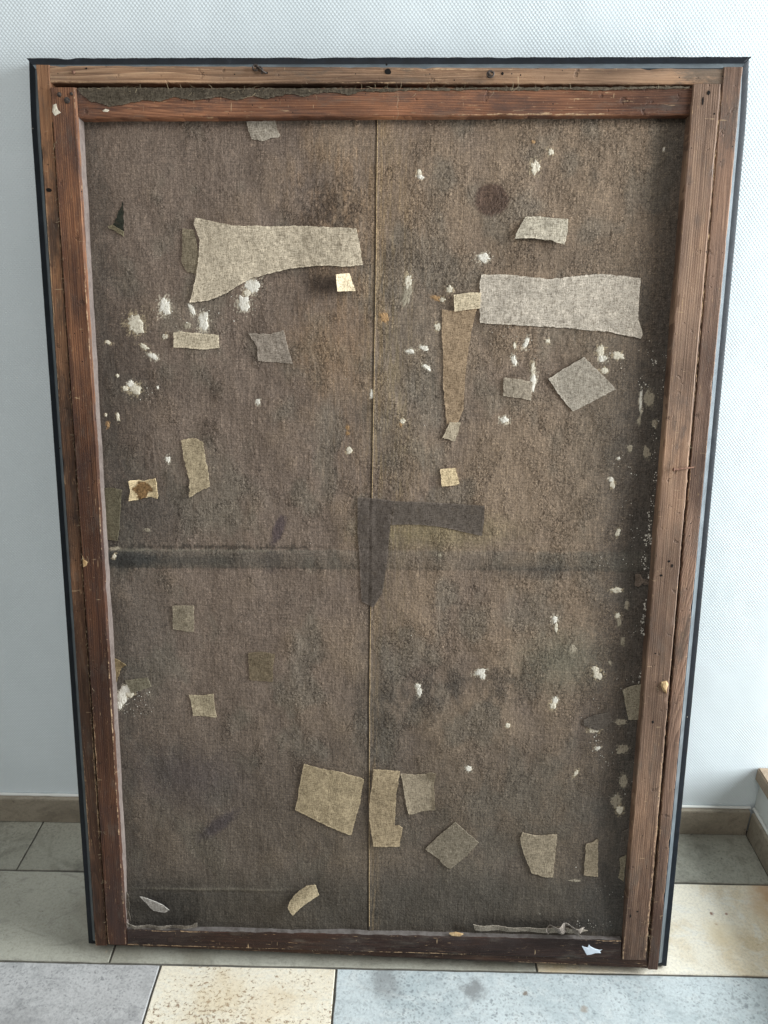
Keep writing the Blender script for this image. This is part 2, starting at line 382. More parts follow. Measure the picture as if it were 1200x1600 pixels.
floor = plane_box('floor', -3.0, 2.4, -4.0, .10, -.06, -.003, M_grout, None, 'structure')
G = .0022
rows = [
    (-.1535, .006, [(-3.0, -1.5, M_beige), (-1.5, -.882, M_beige2), (-.882, -.25, M_beige2), (-.25, .35, M_beige), (.35, .872, M_beige2)]),
    (-.3836, -.1535, [(-3.0, -1.6, M_beige), (-1.6, -.585, M_beige), (-.585, .292, M_beige), (.292, 1.3, M_cream2)]),
    (-.80, -.3836, [(-3.0, -1.2, M_beige), (-1.2, -.4775, M_grey), (-.4775, -.1173, M_cream), (-.1173, .92, M_blue), (.92, 2.4, M_cream2)]),
    (-1.25, -.80, [(-3.0, -.9, M_cream2), (-.9, -.2, M_blue), (-.2, .6, M_grey), (.6, 2.4, M_blue)]),
    (-1.75, -1.25, [(-3.0, -.5, M_grey), (-.5, .3, M_cream), (.3, 2.4, M_beige)]),
]
k = 0
for ya, yb, ts in rows:
    for xa, xb, mt in ts:
        k += 1
        slab('tile', xa + G, xb - G, ya + G, yb - G, -.02, 0.0 + random.uniform(-.0004, .0003), mt, floor, .0014, .0007, k * 3.1)

wall = plane_box('wall', -3.0, 1.9, .014, .16, -.03, 3.0, M_wall, None, 'structure')
side_wall = plane_box('side_wall', .884, 1.9, -3.0, .013, -.03, .158, M_plaster, None, 'structure')
sill = None
bm = bmesh.new()
def add_slab_bm(bm, x0, x1, y0, y1, z0, z1, bev):
    t = bmesh.new(); bmesh.ops.create_cube(t, size=1)
    for v in t.verts: v.co = Vector(((x0 + x1) / 2 + v.co.x * (x1 - x0), (y0 + y1) / 2 + v.co.y * (y1 - y0), (z0 + z1) / 2 + v.co.z * (z1 - z0)))
    bmesh.ops.bevel(t, geom=list(t.edges), offset=bev, segments=2, affect='EDGES')
    me = bpy.data.meshes.new('t'); t.to_mesh(me); t.free(); bm.from_mesh(me); bpy.data.meshes.remove(me)
add_slab_bm(bm, .868, 1.9, -3.0, .012, .160, .196, .003)
from_bm('window_sill', bm, M_sill, None, 'structure')
skirting = bpy.data.objects.new('skirting', None); COL.objects.link(skirting); skirting['kind'] = 'structure'
for i, (a, b) in enumerate(((-3.0, -1.25), (-1.2475, -.62), (-.6175, -.02), (-.0175, .66), (.6625, .868))):
    plane_box('skirting_tile', a, b, -.006, .013, .0005, .0725, M_skirt, skirting, None, .0015)
for i, (a, b) in enumerate(((-.62, -.0065), (-1.3, -.6225), (-2.4, -1.3025))):
    plane_box('skirting_tile', .869, .8835, a, b, .0005, .0725, M_skirt, skirting, None, .0015)
bm = bmesh.new()   # bead of caulk along the top of the skirting
for (p0, p1) in (((-3, .009, .0745), (.872, .009, .0745)), ((.880, .006, .0745), (.880, -2.4, .0745))):
    p0 = Vector(p0); p1 = Vector(p1); n = 160; prev = None; d = (p1 - p0).normalized(); sd = d.cross(Vector((0, 0, 1)))
    for i in range(n + 1):
        c = p0.lerp(p1, i / n); r = .0045 + .0015 * mnoise.noise(c * 30)
        ring = [bm.verts.new(c + sd * math.cos(a) * r + Vector((0, 0, math.sin(a) * r * .8))) for a in [q * math.pi / 3 for q in range(6)]]
        if prev:
            for q in range(6): bm.faces.new((prev[q], prev[(q + 1) % 6], ring[(q + 1) % 6], ring[q]))
        prev = ring
from_bm('caulk_bead', bm, M_caulk, skirting, None, 80)

# ------------------------------------------------------------------ the painting, seen from behind
root = bpy.data.objects.new('framed_painting', None); COL.objects.link(root)
m = Matrix.Identity(4)
for i in range(3):
    m[i][0] = PU[i]; m[i][1] = PV[i]; m[i][2] = PN[i]; m[i][3] = PO[i]
root.matrix_world = m
root['label'] = 'old framed painting turned to the wall, its patched brown canvas back showing'
root['category'] = 'painting'

# black outer moulding, four mitred lengths with a grey bevel
H = 1.7003
prof = [(.035, .0), (.0, .0), (.0, .023), (.0015, .0262), (.005, .0275), (.0118, .0285), (.0124, .0292), (.0185, .038), (.0248, .046), (.030, .0462), (.035, .040)]
def moulding(side):
    bm = bmesh.new(); wl = bm.verts.layers.float.new('wear')
    L = 2 * .6 if side in 'tb' else H
    n = int(L / .006); prev = None
    for i in range(n + 1):
        s = i / n; ring = []
        for pi, (d, wz) in enumerate(prof):
            lo, hi = d, L - d; a = lo + (hi - lo) * s
            jd = 0; jw = 0
            if pi in (2, 3, 4):
                q = mnoise.noise(Vector((a * 60, ord(side), pi * .3))) + .6 * mnoise.noise(Vector((a * 190, ord(side), 7)))
                jd = .0005 * q * (1.6 if side == 't' else .8); jw = .0005 * q
            if side == 't' and pi in (2, 3) : jd += .0016 * max(0, mnoise.noise(Vector((a * 22, 4.2, 1))) - .3) * 3
            if side in 'lr':
                jd += .0042 * max(0, (s - .93) / .07) ** 1.6 - (.0018 if side == 'r' else -.0006) * math.sin(math.pi * s)
            dd = d + jd
            if side == 'l': p = (-.6 + dd, a, wz + jw)
            if side == 'r': p = (.6 - dd, a, wz + jw)
            if side == 't': p = (-.6 + a, H - dd, wz + jw)
            if side == 'b': p = (-.6 + a, dd, wz + jw)
            v = bm.verts.new(p); v[wl] = 1.0 if pi in (2, 3) and side != 'b' else (.25 if pi in (5, 6) else 0); ring.append(v)
        if prev:
            m_ = len(prof)
            for q in range(m_):
                f = bm.faces.new((prev[q], prev[(q + 1) % m_], ring[(q + 1) % m_], ring[q]))
                f.material_index = 1 if q in (6, 7) else 0
        else: bm.faces.new(ring)
        prev = ring
    bm.faces.new(prev)
    bmesh.ops.recalc_face_normals(bm, faces=bm.faces)
    return from_bm('moulding', bm, [M_black, M_bevel], root, smooth=35)
for s_ in 'lrtb': moulding(s_)

M_w_top = wood('rail_pine_top', 0, C(198, 158, 128), C(160, 122, 96), C(112, 84, 68), 1.0, .1, C(98, 88, 80), 1.6)
M_w_left = wood('rail_pine_left', 1, C(178, 132, 100), C(138, 98, 74), C(92, 64, 50), 2.0, .35, C(66, 52, 46), 2.2)
M_w_right = wood('rail_pine_right', 1, C(176, 140, 120), C(138, 106, 90), C(98, 74, 64), 3.0, .15, C(98, 84, 76), 2.6)
M_w_bot = wood('rail_pine_bottom', 0, C(122, 84, 60), C(88, 60, 46), C(54, 38, 30), 4.0, .5, C(52, 38, 32))
M_s_top = wood('stretcher_pine_top', 0, C(190, 130, 96), C(150, 98, 72), C(108, 68, 52), 5.0, .45, C(80, 62, 58), .8)
M_s_left = wood('stretcher_pine_left', 1, C(182, 128, 92), C(140, 92, 68), C(98, 64, 50), 6.0, .6, C(70, 50, 46), .5)
M_s_right = wood('stretcher_pine_right', 1, C(176, 142, 120), C(144, 112, 94), C(106, 80, 66), 7.0, .2, C(112, 92, 82), .3)
M_s_bot = wood('stretcher_pine_bottom', 0, C(112, 76, 60), C(82, 56, 46), C(56, 38, 32), 8.0, .5, C(62, 46, 42), .5)
def dusty(name, c1, c2):
    t = NT(name); f_ = t.noise(t.mapping((60, 8, 60)), 1, 7, .7); f2 = t.noise(t.tc.outputs['Object'], 90, 6, .7)
    return t.done(t.ramp(t.math('ADD', t.math('MULTIPLY', f_, .5), t.math('MULTIPLY', f2, .5)), [(.35, c2), (.6, c1)]), .85, t.bump(f2, .4, .001), .2)
M_side_l = dusty('stretcher_side_pale', C(134, 121, 114), C(100, 88, 82))
M_side_b = dusty('stretcher_side_dusty', C(120, 114, 110), C(84, 76, 72))

def beam(name, A0, A1, B0, B1, w0, w1, mat, ch0=.003, ch1=.003, seed=0, rough=.0005, dw=0.0, steep=False, parent=None, label=None, side=None, stain_shade=((0, .4), (1, .4))):
    """a bar whose face runs from edge A (A0 to A1) to edge B (B0 to B1) in panel coordinates"""
    A0, A1, B0, B1 = map(Vector, (A0, A1, B0, B1))
    L = max((A1 - A0).length, (B1 - B0).length); n = max(8, int(L / .005)); nc = 7
    bm = bmesh.new(); wl = bm.verts.layers.float.new('wear'); ag = bm.verts.layers.float.new('stain_shade'); prev = None
    wd = (B0 - A0).length
    t0 = ch0 / wd; t1 = ch1 / wd
    cs = [(0, w0, 0), (0, w1 - max(ch0 * .8, .0012), .5), (t0, w1, 1.0)]
    for i in range(1, nc): 
        tt_ = t0 + (1 - t0 - t1) * i / nc; cs.append((tt_, w1, 0))
    cs += [(1 - t1, w1, 1.0), (1, w1 - max(ch1 * .8, .0012), .5), (1, w0, 0)]
    for i in range(n + 1):
        s = i / n
        a = A0.lerp(A1, s); b = B0.lerp(B1, s); ring = []
        u = (b - a).normalized()
        for ci, (t, z, wr) in enumerate(cs):
            p = a.lerp(b, t); q = Vector((p.x * 40, p.y * 40, seed + ci * .01))
            e = mnoise.noise(q) + .5 * mnoise.noise(q * 3.7)
            if wr:
                deep = max(0, mnoise.noise(Vector((s * L * 25, seed, t * 3))) - .35) * .005
                sg = 1 if t < .5 else -1
                p = p + u * (e * rough * 1.6 + deep) * sg; z2 = z + e * rough * .8 - deep * .4
            else: z2 = z + (e * rough * .35 + .0003 * mnoise.noise(Vector((p.x * 8, p.y * 8, seed))) if 0 < ci < len(cs) - 1 else 0)
            v = bm.verts.new((p.x, p.y, z2 + dw * s)); v[wl] = wr * (.6 + .6 * mnoise.noise(Vector((s * L * 4, seed * 3, t * 9)))); v[ag] = float(np.interp(s, [q_[0] for q_ in stain_shade], [q_[1] for q_ in stain_shade])); ring.append(v)
        if prev:
            for q in range(len(cs)):
                f_ = bm.faces.new((prev[q], prev[(q + 1) % len(cs)], ring[(q + 1) % len(cs)], ring[q]))
                if side and q == len(cs) - 2: f_.material_index = 1
        else: bm.faces.new(ring)
        prev = ring
    bm.faces.new(prev)
    bmesh.ops.recalc_face_normals(bm, faces=bm.faces)
    return from_bm(name, bm, [mat, side] if side else mat, parent or root, smooth=32, label=label)

WR, WS, WC = .050, .054, .0315      # backs of the outer rails and the stretcher, level of the canvas
def q4(pts, wl): return [uv(x, y, wl) for x, y in pts]
# outer rails
a = q4([(55.8, 101), (149, 1477.5), (77, 101.5), (167, 1477.5)], WR); rail_l = beam('frame_rail', *a, .02, WR, M_w_left, .0015, .0015, 11, stain_shade=((0, .1), (.25, .3), (.5, .6), (1, .8)))
a = q4([(1160.5, 105), (1027.5, 1514.5), (1130.5, 105), (1012.5, 1514)], WR); rail_r = beam('frame_rail', *a, .02, WR + .001, M_w_right, .0015, .0015, 12, stain_shade=((0, .0), (.4, .08), (.8, .4), (1, .6)))
a = q4([(77.4, 101.5), (1130, 106.5), (78.4, 129), (1129, 132)], WR); rail_t = beam('frame_rail', *a, .02, WR - .001, M_w_top, .0035, .0015, 13, .0006, stain_shade=((0, .15), (.3, .3), (.5, .45), (.8, .15), (1, .3)))
a = q4([(167.5, 1477.5), (1012, 1514), (167.5, 1464), (1012, 1488)], WR); rail_b = beam('frame_rail', *a, .02, WR - .001, M_w_bot, .0015, .0015, 14, .0009, stain_shade=((0, .6), (1, .6)))
# stretcher bars
a = q4([(78.8, 136.5), (168.3, 1475.5), (118.6, 136.5), (198.8, 1476)], WS); sb_l = beam('stretcher_bar', *a, .024, WS, M_s_left, .0015, .0040, 21, .0005, side=M_side_l, stain_shade=((0, .0), (.12, .12), (.25, .45), (.5, .8), (1, .9)))
a = q4([(1126.5, 131.5), (1009, 1499.5), (1083, 131.5), (971.5, 1499)], WS); sb_r = beam('stretcher_bar', *a, .024, WS + .001, M_s_right, .002, .0018, 22, .0007, stain_shade=((0, .2), (.12, .02), (.5, .05), (.8, .3), (1, .6)))
a = q4([(119.6, 137), (1082.5, 135.5), (122.4, 184), (1082.5, 178.5)], WS); sb_t = beam('stretcher_bar', *a, .024, WS - .003, M_s_top, .0015, .0022, 23, .0008, stain_shade=((0, .6), (.1, .35), (.25, .1), (.4, .3), (.5, .08), (.8, .15), (.9, .5), (1, .6)))
a = q4([(199.4, 1477.5), (970.8, 1500), (198.4, 1453), (970.8, 1470)], WS); sb_b = beam('stretcher_bar', *a, .024, WS - .001, M_s_bot, .0015, .0016, 24, .0009, side=M_side_b, stain_shade=((0, .7), (1, .65)))

# ------------------------------------------------------------------ canvas
def sag(v):     # the loose canvas bellies out above the bottom bar
    t = min(max((.24 - v) / .14, 0), 1); return .0095 * t * t * (3 - 2 * t)
def uvc(x, y):
    u, v = uv(x, y, WC)
    for _ in range(3): u, v = uv(x, y, WC + sag(v))
    return u, v
U0, U1, V0, V1 = -.530, .530, .050, 1.640
STEP = .0016
nu = int((U1 - U0) / STEP) + 1; nv = int((V1 - V0) / STEP) + 1
us = np.linspace(U0, U1, nu); vs = np.linspace(V0, V1, nv)
GU, GV = np.meshgrid(us, vs)
def fft_noise(lu, lv, beta=2.0, seed=0):
    """smooth random field, feature length lu by lv metres, normalised to mean 0, std 1"""
    r = np.random.default_rng(seed); z = np.fft.rfft2(r.standard_normal((nv, nu)))
    fv = np.fft.fftfreq(nv, STEP)[:, None]; fu = np.fft.rfftfreq(nu, STEP)[None, :]
    f = np.sqrt((fu * lu) ** 2 + (fv * lv) ** 2); z *= 1 / (1 + f ** 2) ** (beta / 2)
    z[0, 0] = 0; o = np.fft.irfft2(z, s=(nv, nu)); return (o - o.mean()) / o.std()
def worley(cell, seed=0, au=1.0, av=1.0):
    x = GU * au / cell; y = GV * av / cell
    x = x + .35 * fft_noise(.006, .006, 2.5, seed + 50); y = y + .35 * fft_noise(.006, .006, 2.5, seed + 51)
    xi = np.floor(x).astype(int); yi = np.floor(y).astype(int)
    r = np.random.default_rng(seed); N = 1024; jx = r.random((N, N)); jy = r.random((N, N))
    f1 = np.full(x.shape, 9.0); f2 = np.full(x.shape, 9.0)
    for dx in (-1, 0, 1):
        for dy in (-1, 0, 1):
            cx = xi + dx; cy = yi + dy
            px = cx + jx[cy % N, cx % N]; py = cy + jy[cy % N, cx % N]
            d = np.hypot(px - x, py - y)
            m_ = d < f1; f2 = np.where(m_, f1, np.minimum(f2, d)); f1 = np.where(m_, d, f1)
    return f2 - f1
def L3(r, g, b): return np.array(C(r, g, b)[:3])
def sm(x, a, b): t_ = np.clip((x - a) / (b - a), 0, 1); return t_ * t_ * (3 - 2 * t_)
# pixel position of each canvas point as the photograph sees it, to place its stains and painted shade
SAG = .0095 * sm(-GV, -.24, -.10)
X = np.array(PO)[None, None] + GU[..., None] * np.array(PU) + GV[..., None] * np.array(PV) + (WC + SAG)[..., None] * np.array(PN) - np.array(CAM)
zz = X @ np.array(FWD); PX = 600 + F * (X @ np.array(RGT)) / zz; PY = 800 - F * (X @ np.array(UPV)) / zz
n1 = fft_noise(.16, .16, 3, 1); n2 = fft_noise(.05, .09, 2.4, 2); n3 = fft_noise(.012, .018, 2, 3)
n4 = fft_noise(.004, .11, 2, 4); n5 = fft_noise(.11, .004, 2, 5); n6 = fft_noise(.003, .003, 1.6, 6); n7 = fft_noise(.09, .12, 3, 7)
def blob(x, y, rx, ry, ang=0, soft=.5, nz=.25):
    c, s = math.cos(math.radians(ang)), math.sin(math.radians(ang))
    dx = (PX - x); dy = (PY - y); a_ = (dx * c + dy * s) / rx; b_ = (-dx * s + dy * c) / ry
    return 1 - sm(np.hypot(a_, b_) + nz * (.6 * n3 + .5 * n6) * .5, 1 - soft, 1 + soft)
base = np.empty(GU.shape + (3,))
pur, tan_, gry, drk, org = L3(110, 97, 88), L3(126, 110, 95), L3(114, 106, 96), L3(66, 59, 55), L3(142, 114, 86)
t1 = sm(n1 * .35 + n2 * .15 + (PX - 560) / 420, -.6, 1.0)[..., None]
base[:] = pur * (1 - t1) + tan_ * t1
base += (gry - base) * (sm(n7, .1, 1.6) * .6)[..., None]
def over(mask, col, k=1.0):
    global base
    base += (col - base) * np.clip(mask * k, 0, 1)[..., None]
over(blob(540, 330, 75, 230, 0, .9) * sm(n2 + .5 * n4, -1, 1.4), org, .3)
over(blob(600, 520, 90, 300, 0, .9) * sm(n4, -.6, 1.6), org, .2)
over(blob(520, 540, 60, 50, 0, .9), org, .32)
over(blob(900, 700, 130, 230, 0, .9), tan_, .4)
over(blob(650, 560, 70, 130, 0, .9), gry, .5)
over(blob(610, 600, 30, 400, 0, .9) * sm(n4, 0, 1), L3(122, 112, 76), .2)
over(blob(680, 830, 100, 25, 0, .8), L3(124, 116, 80), .35)
# darker zones, some of them dirt; bar and patch shade is also painted in
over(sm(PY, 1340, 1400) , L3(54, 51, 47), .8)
over(sm(PY, 1000, 1330), L3(74, 69, 63), .62)  # lower half darker towards the bottom
over(blob(185, 620, 45, 190, 0, .9), drk, .6); over(blob(230, 800, 60, 60, 0, .9), L3(66, 64, 62), .6)
over(blob(260, 600, 70, 30, 0, .9), drk, .3)
over(blob(520, 330, 60, 45, 0, .8) * sm(n3 + n2, -1, 1), drk, .55); over(blob(480, 400, 130, 26, 0, .8), drk, .45)
over(blob(510, 445, 26, 16, 0, .7), L3(50, 44, 42), .8)  # cast shadow of the curled square patch, painted into the tone
over(blob(870, 395, 70, 28, 0, .8), drk, .3)  # painted shadow below the lifted upper right patch
over(blob(768, 312, 27, 25, 0, .14, .12), L3(76, 58, 52), .75)
over(blob(435, 828, 9, 24, 18, .35), L3(72, 62, 66), .8); over(blob(425, 875, 14, 20, 10, .5), L3(72, 64, 64), .5)
over(blob(340, 1290, 34, 10, -35, .5), L3(62, 56, 60), .7)
over(blob(290, 1210, 80, 40, 10, .9), L3(72, 66, 68), .6)
over(blob(215, 1000, 60, 110, 0, .9), L3(84, 80, 76), .5)
over(blob(700, 1080, 130, 34, -8, .9) * sm(n2, -1, 1), L3(64, 62, 60), .6)
over(blob(880, 1030, 60, 40, 0, .9), L3(78, 92, 84), .4)
over(blob(250, 1424, 70, 36, 0, .9), L3(44, 43, 42), .65)
over(blob(840, 1446, 110, 12, 0, .8), L3(50, 47, 44), .7)
over(blob(590, 1110, 30, 120, 0, .9), L3(74, 72, 68), .45)
over(blob(950, 640, 60, 200, 0, .9), L3(86, 82, 76), .45)
over(blob(1010, 820, 60, 560, 6, .8), L3(70, 68, 68), .6)  # right bar's shadow on the margin, painted into the tone
over(blob(330, 770, 40, 60, 0, .9), gry, .5)
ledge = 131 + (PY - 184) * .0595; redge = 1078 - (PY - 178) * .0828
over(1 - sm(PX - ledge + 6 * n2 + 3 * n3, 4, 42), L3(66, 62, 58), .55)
over(1 - sm(redge - PX + 6 * n2 + 3 * n3, 10, 70), L3(62, 60, 58), .55)  # more of the right bar's shade, painted along the edge
over(1 - sm(PY - 184 + 2 * n2 + 2 * n3, 2, 16), L3(74, 68, 62), .5)  # top bar's shade painted along the upper edge
# band left by a lost crossbar
bandc = 872 + (PX - 180) * .007
bd = np.abs(PY - bandc)
over((1 - sm(bd + .8 * n2 + .6 * n3, 12, 17)) * (.7 + .3 * sm(n7, -1, 1)) * (1 - .35 * sm(PX, 400, 640) + .2 * sm(PX, 700, 850)), L3(82, 80, 74), .62)
over(blob(195, 874, 50, 13, 0, .5), L3(50, 50, 50), .8); over(blob(300, 876, 90, 8, 0, .8), L3(60, 60, 58), .5)
over((1 - sm(np.abs(PY - bandc + 13) + .5 * n3, .5, 2.5)) * (1 - sm(PX, 380, 560)), L3(128, 121, 108), .35)
over((1 - sm(np.abs(PY - bandc - 14) + .5 * n3, .6, 2.6)) * sm(n2 + .5, -.5, 1), L3(62, 58, 54), .4)
over(np.where(PX < 480, 1, 0) * (1 - sm(np.abs(PY - bandc + 18) + 2.2 * n3, .6, 3)), L3(58, 54, 50), .6)
over(blob(840, 893, 60, 11, 0, .8), L3(66, 66, 66), .5)
# threads and fine mottling
f = 1 + .02 * n4 + .015 * n5 + .06 * n6 + .025 * n3 + .02 * n2
base *= np.clip(f, .35, 1.9)[..., None]
# craquelure: fine furrows where the ground has cracked
ck = worley(.0105, 11); ck2 = worley(.0068, 12, 1.15, .9)
cm = sm(n7 * .5 + n2 * .45 + (PX - 520) / 500 + .1, -.3, .9) * (1 - .75 * sm(PY, 1180, 1400))
cm = np.clip(np.maximum(cm, blob(520, 330, 90, 90, 0, .7)), 0, 1); cm = np.maximum(cm, .22)
cr1 = (1 - sm(ck, .0, .16)) * sm(n3 + n2, -1.2, .6); cr2 = (1 - sm(ck2, 0, .14)) * sm(-n2 + n3, -.8, .9)
cr = np.maximum(cr1, cr2 * .8) * cm
base *= (1 - .42 * cr)[..., None]
height = .0011 * n1 + .00022 * n2 + .00006 * n3 + .00012 * n6 + .00005 * n5 - .0007 * cr
height += .0006 * cm * (np.minimum(ck, .5))            # cupped islands between cracks
# creases
height -= .0010 * np.exp(-((PY - bandc + 16) / 3.0) ** 2) * sm(n2 + 1, -.5, 1) * np.where(PX < 640, 1, .5)
height += .0016 * np.exp(-((PY - bandc) / 12.0) ** 4)
height += .0012 * np.exp(-((PY - (1388 + .01 * (PX - 200))) / 3.0) ** 2) * np.exp(-((PX - 330) / 130) ** 2)
height -= .0012 * np.exp(-((PY - (1393 + .01 * (PX - 200))) / 3.0) ** 2) * np.exp(-((PX - 330) / 130) ** 2)
over(np.exp(-((PY - (1388 + .01 * (PX - 200))) / 2.0) ** 2) * np.exp(-((PX - 330) / 110) ** 2), L3(118, 112, 102), .45)
for (x, y, dx, dy, k_) in ((1010, 300, 4, 120, 1), (240, 700, 5, 60, 1), (900, 560, 40, 5, 1), (420, 620, 5, 60, 1), (880, 900, 5, 80, 1)):
    height += .0006 * np.exp(-((PX - x + 4 * n3) / dx) ** 2 - ((PY - y) / dy) ** 2)
height += SAG
# seam
seam_px = [(590.5, 180), (589, 260), (588, 400), (586.5, 480), (584.5, 600), (582.5, 720), (581, 800), (580, 900), (578.5, 1000), (577.5, 1100), (577, 1250), (577, 1450)]
sx = np.interp(PY, [p[1] for p in seam_px], [p[0] for p in seam_px])
height += .0007 * np.exp(-((PX - sx) / 2.0) ** 2) - .0009 * np.exp(-((PX - sx + 2.5) / 1.5) ** 2)
base *= (1 - .5 * np.exp(-((PX - sx + 2.2) / 1.4) ** 2))[..., None]
base += (L3(150, 128, 98) - base) * (.25 * np.exp(-((PX - sx - 8) / 6) ** 2) * sm(n4 + .3, -.5, 1))[..., None]
# chalky rub marks round the plaster blots
BLOTS = [
 (212,507,15,17,0,1),(258,480,10,15,0,0),(300,484,5,10,-25,0),(318,503,9,16,0,0),(293,509,7,6,0,2),(281,523,7,5,0,0),(258,526,6,4,-30,1),
 (381,475,11,13,0,0),(394,447,12,14,30,0),(386,458,6,6,0,1),(169,535,6,3,20,1),(226,542,8,4,30,1),(239,557,9,5,25,0),(184,587,3,3,0,1),(212,608,11,10,0,1),(205,600,6,6,0,0),
 (196,607,5,5,0,1),(185,651,3,8,-10,1),(169,663,3,6,0,3),(166,648,2,3,0,1),(247,605,2,3,0,0),(403,628,4,6,0,0),(262,718,4,6,0,0),
 (638,440,6,13,5,1),(636,462,8,19,15,2),(703,452,6,6,20,1),(683,466,11,4,18,3),(691,468,6,4,0,1),(684,511,6,7,30,1),(601,496,7,9,-30,3),
 (663,544,8,4,20,0),(641,549,8,4,0,0),(666,574,8,4,30,0),(581,616,3,7,0,0),(629,658,4,5,30,1),(626,664,2,4,0,3),(543,668,3,4,0,3),(543,677,3,3,0,3),(546,704,5,6,0,1),
 (803,563,5,10,-20,0),(822,536,4,10,20,0),(804,540,3,6,-10,1),(833,577,4,14,0,1),(833,596,5,16,4,0),(788,656,7,6,20,0),(856,533,4,4,0,1),
 (655,270,4,6,0,1),(657,277,6,4,35,0),(756,403,11,8,0,0),(860,238,5,6,0,1),(836,262,8,12,0,1),(833,222,3,3,0,3),(1037,233,2,3,0,0),
 (938,548,7,9,0,1),(941,560,8,6,0,0),(965,556,10,6,10,1),(944,579,7,5,0,1),(1001,627,3,20,0,0),(1014,622,9,15,0,2),(998,658,4,7,0,2),(1022,662,5,7,0,2),
 (1010,706,6,11,-15,2),(984,700,5,6,0,2),(955,749,4,5,0,0),(957,757,4,7,0,1),(966,716,3,3,0,0),
 (653,1072,5,4,0,0),(655,1081,4,7,0,0),(749,1050,10,5,-20,0),(754,1056,5,6,0,0),(687,867,3,3,0,2),(793,1133,4,4,0,1),
 (867,968,5,7,0,0),(869,980,3,8,0,1),(930,1046,8,5,20,1),(934,1055,9,7,20,1),(868,1094,5,6,0,0),(864,1102,6,7,0,1),(928,1139,10,7,-15,1),(970,1128,11,5,-5,2),
 (965,833,4,8,15,1),(963,922,9,4,0,1),(965,962,5,5,0,1),(967,972,4,8,0,2),(972,1170,10,7,0,2),(895,1013,7,7,0,2),(953,1036,3,4,0,2),(973,1002,4,7,0,2),(979,945,4,8,0,2),
 (974,1220,7,11,0,2),(963,1252,9,13,0,2),(968,1265,6,8,0,1),(934,1169,5,3,-20,0),(900,1208,3,6,30,1),(898,1376,10,2,0,2),(732,1201,5,5,0,0),
 (197,1078,10,8,0,0),(190,1090,9,13,0,0),(203,1085,7,5,0,1),(186,1102,5,8,0,0),(230,828,6,3,10,2),(180,857,9,3,-5,2),(179,869,3,5,30,1),
]
for (x, y, rx, ry, an, kd) in BLOTS:
    r = max(rx, ry); m_ = (np.abs(PX - x) < r * 2.6) & (np.abs(PY - y) < r * 2.6)
    c, s = math.cos(math.radians(an)), math.sin(math.radians(an))
    dx = (PX[m_] - x); dy = (PY[m_] - y); d = np.hypot((dx * c + dy * s) / rx, (-dx * s + dy * c) / ry)
    mk = sm(1.25 - d + .30 * n6[m_] + .15 * n4[m_], .1, .5) * [.7, .6, .45, .4][kd]
    cc = [L3(196, 188, 172), L3(172, 158, 132), L3(132, 124, 110), L3(158, 124, 84)][kd]
    base[m_] += (cc - base[m_]) * mk[:, None]
base = np.clip(base * np.array([1.15, 1.13, 1.09]), .004, .9)

def grid_mesh(name, P_, col, mat, parent):
    """P_ is (rows, cols, 3)"""
    r_, c_ = P_.shape[:2]
    idx = np.arange(r_ * c_).reshape(r_, c_)
    fa = np.stack([idx[:-1, :-1], idx[:-1, 1:], idx[1:, 1:], idx[1:, :-1]], -1).reshape(-1, 4)
    me = bpy.data.meshes.new(name)
    me.vertices.add(r_ * c_); me.vertices.foreach_set('co', P_.reshape(-1).astype(np.float32))
    me.loops.add(fa.size); me.loops.foreach_set('vertex_index', fa.reshape(-1).astype(np.int32))
    me.polygons.add(len(fa)); me.polygons.foreach_set('loop_start', np.arange(0, fa.size, 4, dtype=np.int32))
    me.polygons.foreach_set('loop_total', np.full(len(fa), 4, dtype=np.int32))
    me.update(calc_edges=True)
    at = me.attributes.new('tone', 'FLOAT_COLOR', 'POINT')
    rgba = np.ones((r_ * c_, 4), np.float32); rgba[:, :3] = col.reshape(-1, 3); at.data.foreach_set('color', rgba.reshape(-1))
    me.shade_smooth()
    return link(name, me, mat, parent)
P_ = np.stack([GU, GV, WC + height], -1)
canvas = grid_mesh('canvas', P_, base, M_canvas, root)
at = canvas.data.attributes.new('crackle', 'FLOAT', 'POINT'); at.data.foreach_set('value', np.clip(cm * sm(n2 + .6 * n3, -1.6, 1.0), 0, 1).reshape(-1).astype(np.float32))
def ch(u, v):
    x = min(max((u - U0) / STEP * ((nu - 1) * STEP / (U1 - U0)), 0), nu - 1.001); y = min(max((v - V0) / STEP * ((nv - 1) * STEP / (V1 - V0)), 0), nv - 1.001)
    i, j = int(y), int(x); a, b = y - i, x - j
    return WC + (height[i, j] * (1 - a) * (1 - b) + height[i + 1, j] * a * (1 - b) + height[i, j + 1] * (1 - a) * b + height[i + 1, j + 1] * a * b)

# front of the picture, so that the panel is closed when seen from the side
bm = bmesh.new()
fv_ = [bm.verts.new(p) for p in ((-.58, .03, .022), (.58, .03, .022), (.58, 1.68, .022), (-.58, 1.68, .022))]
bm.faces.new(fv_); from_bm('paint_layer', bm, M_dark, root)

